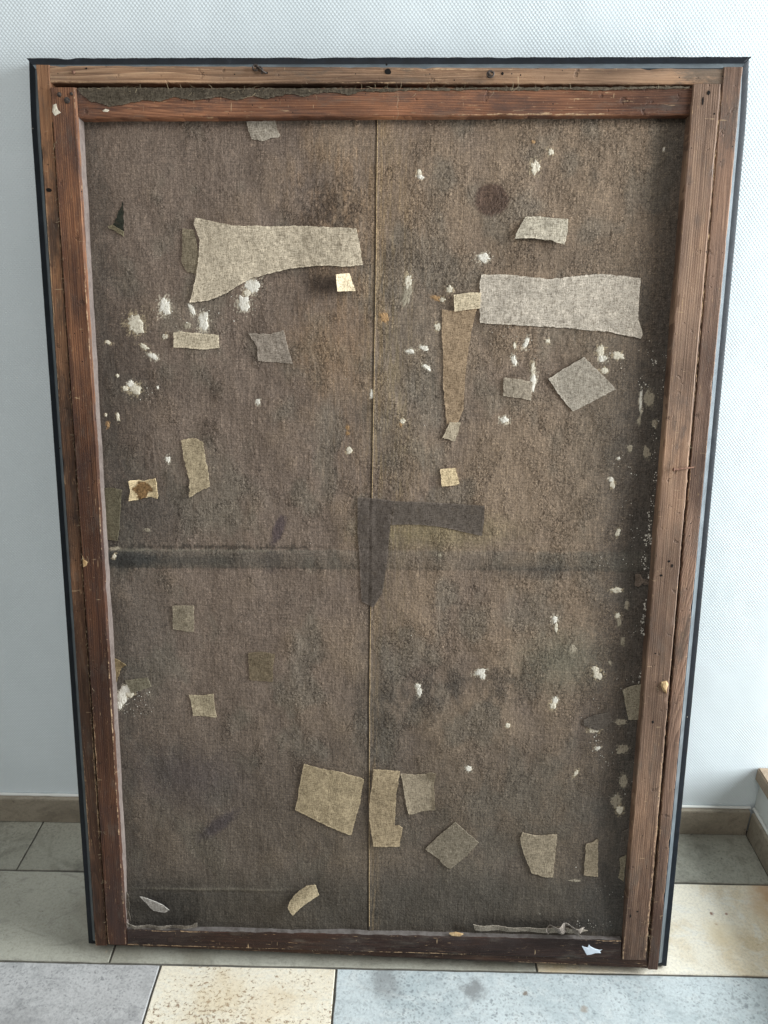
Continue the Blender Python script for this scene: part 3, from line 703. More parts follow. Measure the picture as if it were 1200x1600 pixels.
# ------------------------------------------------------------------ patches
def patch(name, poly, col, hgt=.0010, edge=None, mott=.16, curl=None, seed=0, wbase=None, fray=.7, parent=None, label=None, fibres=True, thick=.0016, lightedge=.25, uvmode=False, colfn=None):
    """cloth patch: outline in photograph pixels on the canvas plane; curl = function(s, t) -> lift in metres, s, t in 0..1 over its box"""
    wl = WC if wbase is None else wbase
    pts = [Vector(uv(x, y, wl) if wbase is not None else uvc(x, y)) for x, y in poly]
    R_ = random.Random(seed * 17 + 3)
    out = []
    step = .0022
    for i in range(len(pts)):
        a, b = pts[i], pts[(i + 1) % len(pts)]; n = max(1, int((b - a).length / step)); nrm = Vector((-(b - a).y, (b - a).x)).normalized()
        for k_ in range(n):
            p = a.lerp(b, k_ / n)
            j = mnoise.noise(Vector((p.x * 110, p.y * 110, seed))) * .0016 + R_.uniform(-1, 1) * .0007
            out.append(p + nrm * j * fray * (1 if k_ else .4))
    x0 = min(p.x for p in out); x1 = max(p.x for p in out); y0 = min(p.y for p in out); y1 = max(p.y for p in out)
    g = .0028; inner = []
    def inside(p):
        c = False; n = len(out)
        for i in range(n):
            a, b = out[i], out[i - 1]
            if (a.y > p.y) != (b.y > p.y) and p.x < (b.x - a.x) * (p.y - a.y) / (b.y - a.y) + a.x: c = not c
        return c
    arr = np.array([(p.x, p.y) for p in out])
    yy = y0 + g
    while yy < y1:
        xx = x0 + g
        while xx < x1:
            p = Vector((xx + R_.uniform(-.3, .3) * g, yy + R_.uniform(-.3, .3) * g))
            if np.min(np.hypot(arr[:, 0] - p.x, arr[:, 1] - p.y)) > .0013 and inside(p): inner.append(p)
            xx += g
        yy += g
    allp = out + inner; no = len(out)
    vv, ee, ff, ov, oe, of = delaunay_2d_cdt(allp, [(i, (i + 1) % no) for i in range(no)], [], 1, 1e-6)
    origb = [any(o_ < no for o_ in ov[i]) for i in range(len(vv))]
    def z(p, b):
        s = (p.x - x0) / (x1 - x0); t = (p.y - y0) / (y1 - y0)
        hh = (ch(p.x, p.y) if wbase is None else wbase)
        hh += hgt * 1.25 + .0008 + .0004 * mnoise.noise(Vector((p.x * 70, p.y * 70, seed))) + .0003 * mnoise.noise(Vector((p.x * 210, p.y * 210, seed)))
        if curl: hh += curl(s, t)
        return hh
    bm = bmesh.new(); cl = bm.verts.layers.float_color.new('tone')
    top = [bm.verts.new((p.x, p.y, z(p, origb[i]))) for i, p in enumerate(vv)]
    base_c = np.array(C(*col)[:3]) * np.array([1.03, 1.01, 1.05])
    ed = np.array([(p.x, p.y) for p in out])
    for i, v in enumerate(top):
        p = v.co; s = (p.x - x0) / (x1 - x0); t = (p.y - y0) / (y1 - y0)
        k_ = 1 + mott * .9 * mnoise.noise(Vector((p.x * 45, p.y * 60, seed * 2))) + mott * 1.2 * mnoise.noise(Vector((p.x * 210, p.y * 210, seed * 3))) + mott * R_.uniform(-.6, .6)
        d_ = np.min(np.hypot(ed[:, 0] - p.x, ed[:, 1] - p.y))
        c_ = base_c * max(k_, .2)
        if d_ < .0016: c_ = c_ * (1 + lightedge * (.5 + R_.random()))
        if colfn: c_ = colfn(s, t, c_, R_)
        v[cl] = (float(c_[0]), float(c_[1]), float(c_[2]), 1)
    for f_ in ff: bm.faces.new([top[i] for i in f_])
    # skirt and underside give the cloth its thickness
    be = [e for e in bm.edges if len(e.link_faces) == 1]
    low = {}
    for i, v in enumerate(top):
        lv = bm.verts.new((v.co.x, v.co.y, v.co.z - thick)); lv[cl] = tuple(x_ * .8 for x_ in v[cl][:3]) + (1,); low[v] = lv
    for f_ in list(bm.faces): bm.faces.new([low[v] for v in reversed(f_.verts)])
    for e in be:
        a, b = e.verts; bm.faces.new((a, b, low[b], low[a]))
    # loose threads at the cut edge
    if fibres:
        for i in range(0, no, 1):
            if R_.random() > .24 * fray: continue
            p = out[i]; q = out[(i + 1) % no] - out[i - 1]
            if q.length < 1e-6: continue
            nr = Vector((q.y, -q.x)).normalized(); ln = R_.uniform(.0015, .0065)
            c0 = Vector((p.x, p.y, z(p, True) - thick * .3)); d3 = Vector((nr.x + R_.uniform(-.7, .7), nr.y + R_.uniform(-.7, .7), R_.uniform(-.1, .3)))
            thread(bm, c0, d3.normalized(), ln, .00022, R_, cl, tuple(base_c * 1.35) + (1,))
    bmesh.ops.recalc_face_normals(bm, faces=bm.faces)
    return from_bm(name, bm, M_cloth, parent or canvas, smooth=50, label=label)

def thread(bm, c0, d, ln, r, R_, layer=None, colr=None, curlk=.9):
    n = max(3, int(ln / .0015)); prev = None; p = c0.copy()
    side = d.cross(Vector((0, 0, 1))); 
    if side.length < .1: side = Vector((1, 0, 0))
    side.normalize(); up = d.cross(side).normalized(); bend = R_.uniform(-curlk, curlk)
    for i in range(n + 1):
        rr = r * (1 - .5 * i / n)
        ring = [bm.verts.new(p + (side * math.cos(a) + up * math.sin(a)) * rr) for a in (0, 2.1, 4.2)]
        if layer is not None:
            for v in ring: v[layer] = colr
        if prev:
            for q in range(3): bm.faces.new((prev[q], prev[(q + 1) % 3], ring[(q + 1) % 3], ring[q]))
        prev = ring
        d = (d + side * bend * .5 + Vector((R_.uniform(-.25, .25), R_.uniform(-.25, .25), R_.uniform(-.1, .1)))).normalized()
        p = p + d * (ln / n)

def corner_curl(cs, ct, r, h):
    return lambda s, t: h * max(0, 1 - math.hypot(s - cs, t - ct) / r) ** 1.6
def sumc(*fs): return lambda s, t: sum(f_(s, t) for f_ in fs)
def edge_curl(axis, side, wd, h):
    def f_(s, t):
        x = s if axis == 0 else t; x = x if side == 0 else 1 - x
        return h * max(0, 1 - x / wd) ** 1.5
    return f_

big1 = [(306,340),(340,348),(367,353),(420,354),(470,353),(520,356),(557,358),(562,380),(567,414),(540,417),(500,415),(450,420),(420,428),(390,436),(372,447),(350,460),(325,470),(297,473),(302,455),(307,430),(311,400),(312,375),(303,350)]
PATCHES = [
 # outline, colour, options
 ([(285,357),(303,359),(308,385),(311,410),(307,428),(292,425),(284,410)], (122,112,92), dict(hgt=.0006)),
 (big1, (188,176,152), dict(hgt=.0016, curl=sumc(corner_curl(0, 1, .12, .003), edge_curl(1, 0, .25, .0015)), mott=.16, label='large pale flared cloth patch')),
 ([(385,190),(430,189),(433,200),(438,213),(425,215),(412,220),(393,217),(388,204)], (158,150,134), dict(hgt=.0008)),
 ([(527,431),(547,428),(556,455),(529,457)], (206, 191, 158), dict(hgt=.0035, curl=edge_curl(0, 0, 1.2, .017), mott=.05, fray=.3, fibres=False, thick=.0006)),
 ([(820,340),(843,338),(862,342),(887,343),(886,362),(880,384),(860,377),(832,374),(803,374),(810,358)], (176,168,148), dict(hgt=.0015, curl=edge_curl(1, 0, .8, .008), mott=.22)),
 ([(752,430),(775,429),(800,430),(830,434),(860,436),(900,432),(935,428),(970,431),(1000,435),(998,470),(997,500),(1004,522),(1001,529),(990,526),(975,524),(950,518),(915,516),(880,512),(840,510),(790,507),(750,505),(749,470),(750,440)], (182,173,156), dict(hgt=.0012, mott=.2, label='largest pale cloth patch')),
 ([(709,461),(735,457),(751,458),(749,482),(730,484),(710,487)], (198,184,154), dict(hgt=.0022, mott=.08, fray=.4)),
 ([(691,484),(715,486),(745,482),(736,520),(730,560),(726,600),(724,640),(715,662),(698,662),(695,630),(692,600),(693,560),(690,520)], (150,130,104), dict(hgt=.0006, mott=.16, thick=.0006, label='long narrow tan cloth strip')),
 ([(703,659),(720,660),(716,675),(711,689),(691,684),(697,672)], (172,160,136), dict(hgt=.0018, mott=.12)),
 ([(688,733),(711,731),(718,755),(712,758),(690,760)], (212,192,152), dict(hgt=.0012, mott=.07, fray=.5)),
 ([(787,590),(808,592),(831,596),(830,626),(808,621),(786,619)], (148,138,120), dict(hgt=.0010, mott=.14)),
 ([(857,592),(885,574),(912,558),(938,583),(962,608),(930,625),(895,643),(876,620)], (162,154,138), dict(hgt=.0012, mott=.13, curl=edge_curl(0, 0, .3, .001))),
 ([(387,520),(407,521),(424,522),(443,516),(450,545),(457,568),(430,566),(403,564),(402,543),(395,532)], (146,136,122), dict(hgt=.0007, mott=.15, curl=corner_curl(1, 0, .3, .004))),
 ([(272,520),(283,518),(300,520),(342,523),(343,544),(320,546),(295,544),(272,543)], (188,176,150), dict(hgt=.0014, mott=.12)),
 ([(283,688),(300,684),(316,690),(322,725),(328,760),(312,768),(297,777),(296,747),(288,720)], (160,146,118), dict(hgt=.0010, mott=.16, curl=edge_curl(1, 0, .3, .003), fray=1.4)),
 ([(202,752),(206,750),(225,751),(245,746),(246,760),(248,778),(235,776),(202,783),(204,768)], (220,200,158), dict(hgt=.0015, mott=.2, curl=sumc(corner_curl(0, 1, .4, .010), corner_curl(1, 1, .3, .008), corner_curl(1, 0, .35, .009), edge_curl(0, 1, .25, .003)),
    colfn=lambda s, t, c, R_: np.array(C(128, 100, 68)[:3]) * (.5 + 1.0 * R_.random()) if ((s - .48) / .30) ** 2 + ((t - .5) / .33) ** 2 < 1 + 1.3 * mnoise.noise(Vector((s * 5, t * 5, 2))) else c, label='crumpled pale patch with brown middle')),
 ([(160,762),(178,762),(191,765),(188,800),(187,825),(184,845),(165,842)], (96,90,72), dict(hgt=.0010, mott=.15)),
 ([(559,777),(590,779),(617,783),(613,800),(610,823),(607,850),(605,877),(601,905),(597,927),(583,949),(574,944),(565,940),(563,900),(562,870),(559,835)], (88,80,72), dict(hgt=.0008, mott=.1, thick=.0005, fray=.3, fibres=False, lightedge=.5, label='dark tapering strip crossing the seam')),
 ([(617,783),(660,784),(710,787),(757,790),(756,815),(753,837),(725,831),(700,825),(675,821),(653,819),(630,819),(611,820)], (93,85,76), dict(hgt=.0009, mott=.12, thick=.0005, fray=.3, fibres=False, lightedge=.5, label='dark purplish horizontal strip')),
 ([(270,946),(286,945),(303,946),(303,987),(287,986),(270,983)], (136,126,106), dict(hgt=.0009, mott=.2)),
 ([(388,1020),(409,1018),(430,1022),(427,1040),(426,1065),(408,1064),(390,1062)], (110,98,78), dict(hgt=.0009, mott=.2)),
 ([(295,1086),(315,1087),(333,1084),(335,1103),(338,1121),(320,1119),(302,1118),(299,1100)], (158,146,120), dict(hgt=.0009, mott=.18)),
 ([(195,1063),(213,1061),(230,1059),(236,1073),(222,1078),(205,1083)], (114,108,90), dict(hgt=.0008, mott=.12)),
 ([(178,1028),(184,1030),(198,1038),(190,1043),(187,1050),(180,1074),(174,1072)], (134,118,88), dict(hgt=.0014, mott=.2, curl=edge_curl(0, 1, .4, .004))),
 ([(475,1193),(500,1200),(530,1205),(569,1217),(565,1235),(563,1253),(556,1278),(549,1304),(530,1297),(512,1289),(487,1277),(461,1265),(466,1245),(467,1231),(471,1212)], (158,143,114), dict(hgt=.0016, mott=.2, label='largest square patch low on the canvas')),
 ([(584,1201),(604,1202),(625,1205),(622,1225),(619,1240),(618,1265),(617,1289),(623,1288),(629,1292),(627,1306),(624,1320),(605,1320),(584,1319),(581,1305),(579,1292),(577,1275),(577,1262),(579,1240),(581,1225)], (154, 138, 110), dict(hgt=.0022, mott=.2, curl=sumc(edge_curl(1, 0, .2, .003)))),
 ([(626,1209),(650,1210),(667,1208),(672,1205),(681,1204),(680,1215),(678,1225),(679,1245),(680,1264),(660,1267),(639,1273),(634,1255),(632,1240),(629,1222)], (152,140,118), dict(hgt=.0012, mott=.16, curl=sumc(corner_curl(1, 1, .3, .008), edge_curl(0, 1, .12, .003)))),
 ([(711,1283),(730,1300),(748,1316),(728,1337),(704,1357),(693,1350),(685,1341),(664,1326),(688,1303)], (124,115,98), dict(hgt=.0014, mott=.18)),
 ([(816,1299),(835,1304),(855,1303),(870,1302),(867,1335),(864,1369),(848,1368),(831,1364),(823,1345),(817,1330),(812,1309)], (148,136,114), dict(hgt=.0016, mott=.18)),
 ([(915,1317),(925,1315),(934,1309),(934,1340),(934,1369),(922,1368),(912,1366),(914,1340)], (140,128,106), dict(hgt=.0014, mott=.16, curl=corner_curl(1, 1, .25, .005))),
 ([(451,1412),(455,1402),(462,1394),(470,1387),(479,1380),(493,1377),(497,1385),(499,1394),(487,1402),(475,1409),(466,1417),(459,1424)], (172,158,128), dict(hgt=.0025, mott=.2, curl=lambda s, t: .009 * math.sin(math.pi * min(max((s - t) * .8 + .5, 0), 1)), label='small curled patch near the bottom edge')),
 ([(971,1075),(985,1071),(1002,1068),(1003,1095),(1003,1122),(990,1123),(981,1123),(976,1100)], (140,132,112), dict(hgt=.0022, mott=.06, fray=.3, curl=edge_curl(0, 0, .4, .005))),
 ([(991,895),(1000,897),(1006,907),(1002,912),(997,916),(990,913)], (112,100,88), dict(hgt=.002, mott=.12, curl=edge_curl(0, 0, .5, .006))),
 ([(1003,903),(1012,906),(1014,912),(1005,913)], (98,88,78), dict(hgt=.002, mott=.12, fibres=False)),
 ([(912,1125),(930,1117),(953,1112),(957,1127),(945,1136),(933,1142),(913,1134)], (94,87,78), dict(hgt=.0013, mott=.1)),
 ([(968,1340),(978,1334),(976,1355),(974,1376),(966,1371),(969,1355)], (122,114,94), dict(hgt=.0012, mott=.18)),
 ([(971,1298),(982,1292),(981,1315),(968,1316)], (84,78,70), dict(hgt=.0012, mott=.1)),
]
for i, (poly, col, kw) in enumerate(PATCHES):
    patch('patch', poly, col, seed=i + 1, **kw)

# torn flaps
patch('torn_flap', [(223,1392),(234,1397),(246,1405),(256,1412),(265,1421),(259,1425),(248,1424),(240,1422),(235,1414),(231,1406)], (150,146,138), seed=61, hgt=.002, mott=.12, curl=lambda s, t: .018 * max(0, t - .1) * (1 - .4 * s), fibres=False, label='curled grey canvas flap')
patch('torn_flap', [(202,1433),(215,1440),(240,1440),(270,1441),(300,1438),(311,1433),(310,1443),(285,1446),(250,1447),(214,1447),(203,1441)], (118,112,102), seed=62, hgt=.006, mott=.3, curl=lambda s, t: .010 * t + .002 * math.sin(s * 17), label='torn canvas edge above the bottom bar')
patch('torn_flap', [(739,1438),(750,1440),(780,1441),(815,1443),(840,1443),(870,1440),(905,1445),(917,1449),(900,1452),(860,1452),(800,1450),(760,1450),(742,1449)], (136,128,114), seed=63, hgt=.006, mott=.2, curl=lambda s, t: .007 * t + .0015 * math.sin(s * 23), label='torn canvas edge above the bottom bar')
patch('torn_flap', [(850,1442),(862,1436),(878,1434),(895,1437),(912,1444),(900,1448),(906,1455),(896,1456),(880,1447),(866,1452),(854,1451)], (128,120,110), seed=64, hgt=.007, mott=.25, curl=lambda s, t: .007 * math.sin(s * 14 + 1 + t * 3) + .012 * t, label='crumpled canvas flap')
patch('torn_flap', [(198,1390),(202,1396),(205,1410),(203,1422),(207,1434),(199,1432)], (96,90,80), seed=65, hgt=.004, mott=.2, curl=edge_curl(0, 1, .6, .004), fibres=False)
# tear in the upper left: a dark ragged patch laid on for the shaded hole, with one folded edge
patch('tear', [(192,314),(193,326),(194,345),(194,364),(186,357),(176,354),(180,344),(185,332),(190,322)], (46,48,40), seed=66, hgt=.0003, mott=.2, fray=1.2, thick=.0004, fibres=False, lightedge=0, label='dark triangular tear')
patch('torn_flap', [(170,354),(178,352),(186,357),(194,362),(194,370),(188,366),(180,361),(172,358)], (112,104,82), seed=67, hgt=.001, mott=.2, curl=edge_curl(1, 1, .8, .004), label='folded lip of the tear')

# plaster and paint blots
def blot(x, y, rx, ry, ang, kd, seed):
    R_ = random.Random(seed); cx, cy = uvc(x, y)
    ex, _ = uvc(x + 1, y); _, ey = uvc(x, y + 1); kx = abs(ex - cx); ky = abs(ey - cy)
    ca, sa = math.cos(math.radians(ang)), math.sin(math.radians(ang))
    bm = bmesh.new(); nseg = 40; rings = (0, .35, .65, .85, 1.0)
    rows_ = []
    for ri, rr in enumerate(rings):
        row = []
        for k_ in range(nseg):
            a = 2 * math.pi * k_ / nseg
            q = Vector((math.cos(a) * 1.5, math.sin(a) * 1.5, seed * 3.3))
            rad = 1 + .45 * mnoise.noise(q) + .32 * mnoise.noise(q * 2.7) + .10 * R_.uniform(-1, 1)
            rad = max(rad, .3) * .92 if ri else 0
            dx = math.cos(a) * rr * rad * rx; dy = math.sin(a) * rr * rad * ry
            u = cx + (dx * ca - dy * sa) * kx; v = cy - (dx * sa + dy * ca) * ky
            hz = [.0007, .0007, .0006, .0004, -.0004][ri] * (1.0 if kd < 2 else .7)
            hz += .0003 * mnoise.noise(Vector((u * 380, v * 380, 1))) if ri < 4 else 0
            row.append(bm.verts.new((u, v, ch(u, v) + hz)))
            if ri == 0: break
        rows_.append(row)
    for k_ in range(nseg): bm.faces.new((rows_[0][0], rows_[1][k_], rows_[1][(k_ + 1) % nseg]))
    for a, b in zip(rows_[1:], rows_[2:]):
        for k_ in range(nseg): bm.faces.new((a[k_], b[k_], b[(k_ + 1) % nseg], a[(k_ + 1) % nseg]))
    bmesh.ops.recalc_face_normals(bm, faces=bm.faces)
    from_bm('plaster_blot', bm, [M_chalk, M_chalkc, M_chalkd, M_ochre][kd], canvas, smooth=60)
for i, b in enumerate(BLOTS): blot(*b, i + 1)
blot(702, 748, 5, 6, 0, 0, 301)

# crumbs of plaster along the right margin and scattered specks
bm = bmesh.new(); R_ = random.Random(5)
def crumb(x, y, r):
    u, v = uvc(x, y); z0 = ch(u, v)
    t = bmesh.ops.create_icosphere(bm, subdivisions=1, radius=r)
    s = (R_.uniform(.7, 1.4), R_.uniform(.7, 1.5), R_.uniform(.5, .9))
    for q in t['verts']: q.co = Vector((u + q.co.x * s[0] + R_.uniform(-.2, .2) * r, v + q.co.y * s[1] + R_.uniform(-.2, .2) * r, z0 + q.co.z * s[2] + r * .3))
def scat(x0, y0, x1, y1, n, sp, r0=.0005, r1=.0013):
    for i in range(n):
        t = R_.random(); crumb(x0 + (x1 - x0) * t + R_.gauss(0, sp), y0 + (y1 - y0) * t + R_.gauss(0, sp), R_.uniform(r0, r1) * (1 if R_.random() > .15 else 1.6))
scat(1016, 800, 1014, 850, 26, 2.2); scat(1013, 838, 1015, 850, 30, 3.5); scat(1006, 868, 1008, 892, 18, 2.2); scat(1013, 885, 1016, 905, 14, 2.5)
scat(1008, 940, 1003, 990, 40, 1.8); scat(1002, 1050, 999, 1070, 10, 1.6)
scat(1040, 545, 1020, 720, 30, 2.5, .0003, .0009); scat(1019, 565, 1023, 570, 10, 3); scat(1003, 595, 1012, 606, 16, 5, .0003, .0009); scat(1001, 560, 1030, 530, 10, 8, .0003, .0008)
scat(1028, 720, 1018, 800, 30, 2.6, .0003, .001); scat(960, 720, 990, 740, 10, 8, .0003, .0008); scat(980, 780, 1000, 880, 24, 9, .0003, .0008); scat(920, 870, 990, 880, 14, 6, .0003, .0008)
scat(970, 990, 1000, 985, 10, 3, .0003, .0008); scat(960, 1030, 1000, 1090, 14, 12, .0003, .0008); scat(910, 1110, 990, 1240, 40, 22, .0003, .0008); scat(925, 1130, 935, 1190, 16, 6, .0004, .001)
scat(930, 1390, 985, 1400, 8, 6, .0003, .0007); scat(900, 1442, 965, 1446, 18, 3, .0003, .0008); scat(185, 1095, 235, 1110, 34, 9, .0003, .0009); scat(200, 1075, 235, 1085, 16, 5, .0003, .0009)
scat(250, 490, 400, 470, 30, 16, .0003, .0008); scat(200, 600, 230, 610, 14, 7, .0003, .0008); scat(780, 530, 860, 560, 20, 14, .0003, .0008); scat(930, 545, 975, 580, 14, 7, .0003, .0008)
scat(180, 250, 1000, 1350, 50, 150, .0003, .0006)
from_bm('plaster_crumbs', bm, M_chalk, canvas, 'stuff')

# seam thread
bm = bmesh.new(); prev = None
P_s = []
for i in range(len(seam_px) - 1):
    (xa, ya), (xb, yb) = seam_px[i], seam_px[i + 1]; n = int((yb - ya) / 2.5)
    for k_ in range(n):
        t = k_ / n; x = xa + (xb - xa) * t + .5 * mnoise.noise(Vector((0, (ya + (yb - ya) * t) * .05, 1))) ; y = ya + (yb - ya) * t
        u, v = uvc(x, y); P_s.append(Vector((u, v, ch(u, v) + .0001)))
for p in P_s:
    r = .00052 * (1 + .35 * mnoise.noise(p * 90))
    ring = [bm.verts.new(p + Vector((math.cos(a) * r, 0, math.sin(a) * r))) for a in [q * math.pi / 3 for q in range(6)]]
    if prev:
        for q in range(6): bm.faces.new((prev[q], prev[(q + 1) % 6], ring[(q + 1) % 6], ring[q]))
    prev = ring
from_bm('seam', bm, M_thread, canvas, smooth=80)

# ------------------------------------------------------------------ turnover canvas, fibres, nails
patch('canvas_edge', [(123,138),(160,137.5),(300,138),(450,138.5),(620,138.5),(800,137),(960,136.5),(1078,135.5),(1076,138.5),(1000,139.5),(960,140),(940,142),(900,140),(850,141),(790,142),(760,139.5),(700,142),(640,141),(600,144),(565,143),(545,149),(520,144),(490,147),(475,152),(455,147),(430,151),(415,155),(395,149),(370,157),(345,151),(320,155),(300,157),(270,152),(250,159),(225,157),(200,162),(170,167),(150,160),(143,160),(126,146)],
      (80,73,61), seed=70, wbase=WS - .003, hgt=.0008, mott=.3, parent=sb_t, fray=.9, lightedge=.4)
bm = bmesh.new(); R_ = random.Random(9)
def fib(x, y, wl, n=1, ln=(.004, .014), r=.00028, spread=2, dirx=0, diry=0):
    for i in range(n):
        u, v = uv(x + R_.gauss(0, spread), y + R_.gauss(0, spread * .3), wl)
        d = Vector((dirx + R_.uniform(-1, 1), diry + R_.uniform(-1, 1), R_.uniform(.1, .7))).normalized()
        thread(bm, Vector((u, v, wl)), d, R_.uniform(*ln), r * R_.uniform(.6, 1.3), R_, curlk=.7)
for x in range(130, 1075, 4):
    if R_.random() < .3: fib(x, 137 + R_.uniform(0, 3), WS - .002, 1, (.003, .011), spread=3)
for (x, y, n) in ((198, 134, 16), (205, 140, 10), (430, 137, 7), (475, 128, 6), (488, 142, 8), (598, 133, 16), (590, 137, 14), (635, 135, 8), (655, 140, 8), (710, 134, 16), (725, 135, 14), (745, 133, 8), (905, 138, 14), (930, 139, 10), (300, 140, 8), (370, 139, 8), (520, 140, 6), (780, 137, 8)):
    fib(x, y + 3, WS - .002, max(2, n // 3), (.004, .013), .00022, spread=6, diry=-.4)
fib(615, 150, WS, 2, (.02, .05)); fib(800, 140, WS, 3, (.02, .04)); fib(400, 145, WS, 2, (.02, .04))
from_bm('frayed_threads', bm, M_fibre, sb_t, 'stuff', 80)
bm = bmesh.new()
for y in range(150, 1495, 5):     # frayed canvas edge in the gap beside the right and left bars
    t = (y - 131.5) / (1499.5 - 131.5); x = 1127.5 + (1010 - 1127.5) * t
    if R_.random() < .75: fib(x, y, WS - .003, 1, (.003, .010), .00025, 1.2, .3, -1)
    t = (y - 136.5) / (1475.5 - 136.5); x = 80.5 + (168.5 - 80.5) * t
    if R_.random() < .55: fib(x, y, WS - .001, 1, (.002, .008), .00028, 1.2, -.3, -1)
for (x, y, n) in ((1030, 1075, 5), (1078, 700, 6), (1065, 820, 4), (84, 225, 5), (130, 870, 4), (148, 1080, 3), (160, 1300, 4), (162, 1380, 4), (1012, 1440, 5), (1012, 1462, 5)): fib(x, y, WS, n, (.004, .014), spread=3)
fib(1000, 1510, WS, 3, (.012, .02))
for x in range(205, 960, 6):
    if R_.random() < .4: fib(x, 1476 + (x - 200) * .0295, WS - .001, 1, (.002, .007), .0002, 2, 0, -.3)
from_bm('frayed_threads', bm, M_fibre, root, 'stuff', 80)
# raw strip of turned-over canvas curling out of the right-hand gap
def strip(name, pts, wl, wd, mat, parent, seed, amp=.0012):
    bm = bmesh.new(); prev = None; R2 = random.Random(seed)
    for i in range(len(pts) - 1):
        (xa, ya), (xb, yb) = pts[i], pts[i + 1]; n = max(2, int(math.hypot(xb - xa, yb - ya) / 3))
        for k_ in range(n):
            t = k_ / n; x = xa + (xb - xa) * t; y = ya + (yb - ya) * t; u, v = uv(x, y, wl)
            e = mnoise.noise(Vector((u * 90, v * 90, seed))); e2 = mnoise.noise(Vector((u * 260, v * 260, seed)))
            a = bm.verts.new((u + e * amp * .4, v, wl + e2 * amp * .6)); b = bm.verts.new((u + wd * (1 + .9 * e + .6 * e2), v, wl - .0015 + e * amp)); c = bm.verts.new((u + wd * .8, v, wl - .009)); d = bm.verts.new((u - .0004, v, wl - .009))
            if prev:
                for q in range(4): bm.faces.new((prev[q], prev[(q + 1) % 4], (a, b, c, d)[(q + 1) % 4], (a, b, c, d)[q]))
            prev = (a, b, c, d)
    from_bm(name, bm, mat, parent, smooth=50)
strip('canvas_edge', [(1126.5, 140), (1121, 200), (1104, 400), (1085, 620), (1068, 800), (1050, 1010), (1040, 1130), (1026, 1300), (1013.5, 1440), (1009.5, 1490)], WS - .0012, .0011, M_strip, sb_r, 3, .0022)
strip('canvas_edge', [(81.5, 190), (98, 440), (112, 640), (124, 820), (143, 1120), (157, 1320), (166.5, 1465)], WS - .0020, -.0007, M_strip, sb_l, 4, .0018)

def nail(x, y, wl, r, parent, mat=M_iron, h=.0022, label=None, name='nail'):
    bm = bmesh.new(); u, v = uv(x, y, wl); prev = None; n = 14
    prof_ = [(r * .45, -.001), (r * .5, h * .4), (r * 1.0, h * .45), (r * .95, h * .8), (r * .55, h), (0.0001, h * 1.05)]
    for (rr, z) in prof_:
        ring = [bm.verts.new((u + math.cos(a) * rr * (1 + .12 * mnoise.noise(Vector((a, x, y)))), v + math.sin(a) * rr, wl + z)) for a in [2 * math.pi * q / n for q in range(n)]]
        if prev:
            for q in range(n): bm.faces.new((prev[q], prev[(q + 1) % n], ring[(q + 1) % n], ring[q]))
        prev = ring
    from_bm(name, bm, mat, parent, smooth=40, label=label)
def hole(x, y, wl, rx, ry, parent, seed=1, name='hole'):
    """a punched hole: the shade inside painted as a ragged dark disc just proud of the board"""
    bm = bmesh.new(); u, v = uv(x, y, wl); n = 14; k_ = .0009
    a_ = [bm.verts.new((u + math.cos(q) * rx * k_ * (1 + .3 * mnoise.noise(Vector((q, seed, 0)))), v + math.sin(q) * ry * k_ * (1 + .3 * mnoise.noise(Vector((q, seed, 3)))), wl + .0005)) for q in [2 * math.pi * t / n for t in range(n)]]
    c = bm.verts.new((u, v, wl + .0006))
    for q in range(n): bm.faces.new((c, a_[q], a_[(q + 1) % n]))
    from_bm(name, bm, M_dark, parent)
nail(93, 148, WS, .0038, sb_l); nail(105, 157, WS, .0052, sb_l); nail(112, 147, WS, .0026, sb_l)
nail(115, 113, WR - .001, .0030, rail_t, M_rust)
for (x, y, rx, ry) in ((606, 112, 6, 5), (604, 101, 2, 2), (785, 115, 2.5, 2.5), (417, 114, 2, 2), (135, 107, 2, 1.5)): hole(x, y, WR - .001, rx, ry, rail_t, x)
for (x, y, rx, ry) in ((1107, 145, 3, 4), (1098, 158, 1.6, 7), (1033, 899, 3, 2), (1045, 877, 2.5, 2.5), (1050, 884, 2, 4), (1020, 1128, 2.2, 3.5), (996, 1424, 2, 2), (985, 1431, 1.6, 4), (1024, 1021, 2, 1.6), (1116, 178, 1.5, 1.5)): hole(x, y, WS + .001, rx, ry, sb_r, x)
hole(93, 700, WS, 2, 2, sb_l, 4)
# knot on the left rail and on the bottom bar
hole(76.5, 297, WR, 5.5, 3.5, rail_l, 9, 'knot'); 
nail(266, 1468, WS - .001, .0058, sb_b, M_s_bot, .0008, None, 'knot')
# twisted wire stubs on the top rail
def tube(bm, pts, r, n=8):
    prev = None
    for i, p in enumerate(pts):
        d = (pts[min(i + 1, len(pts) - 1)] - pts[max(i - 1, 0)]).normalized(); s1 = d.cross(Vector((.31, .2, .93))).normalized(); s2 = d.cross(s1)
        ring = [bm.verts.new(p + (s1 * math.cos(a) + s2 * math.sin(a)) * r) for a in [2 * math.pi * q / n for q in range(n)]]
        if prev:
            for q in range(n): bm.faces.new((prev[q], prev[(q + 1) % n], ring[(q + 1) % n], ring[q]))
        else: bm.faces.new(ring)
        prev = ring
    bm.faces.new(prev)
def arc(cx, cy, z, r, a0, a1, n=16, dz=0): return [Vector((cx + r * math.cos(math.radians(a0 + (a1 - a0) * i / n)), cy + r * math.sin(math.radians(a0 + (a1 - a0) * i / n)), z + dz * i / n)) for i in range(n + 1)]
bm = bmesh.new()
u, v = uv(400, 107, WR); tube(bm, arc(u, v, WR + .002, .0045, -20, 320, 18, .003), .0014); tube(bm, arc(u + .006, v - .003, WR + .003, .005, 150, -60, 14, -.003), .0013)
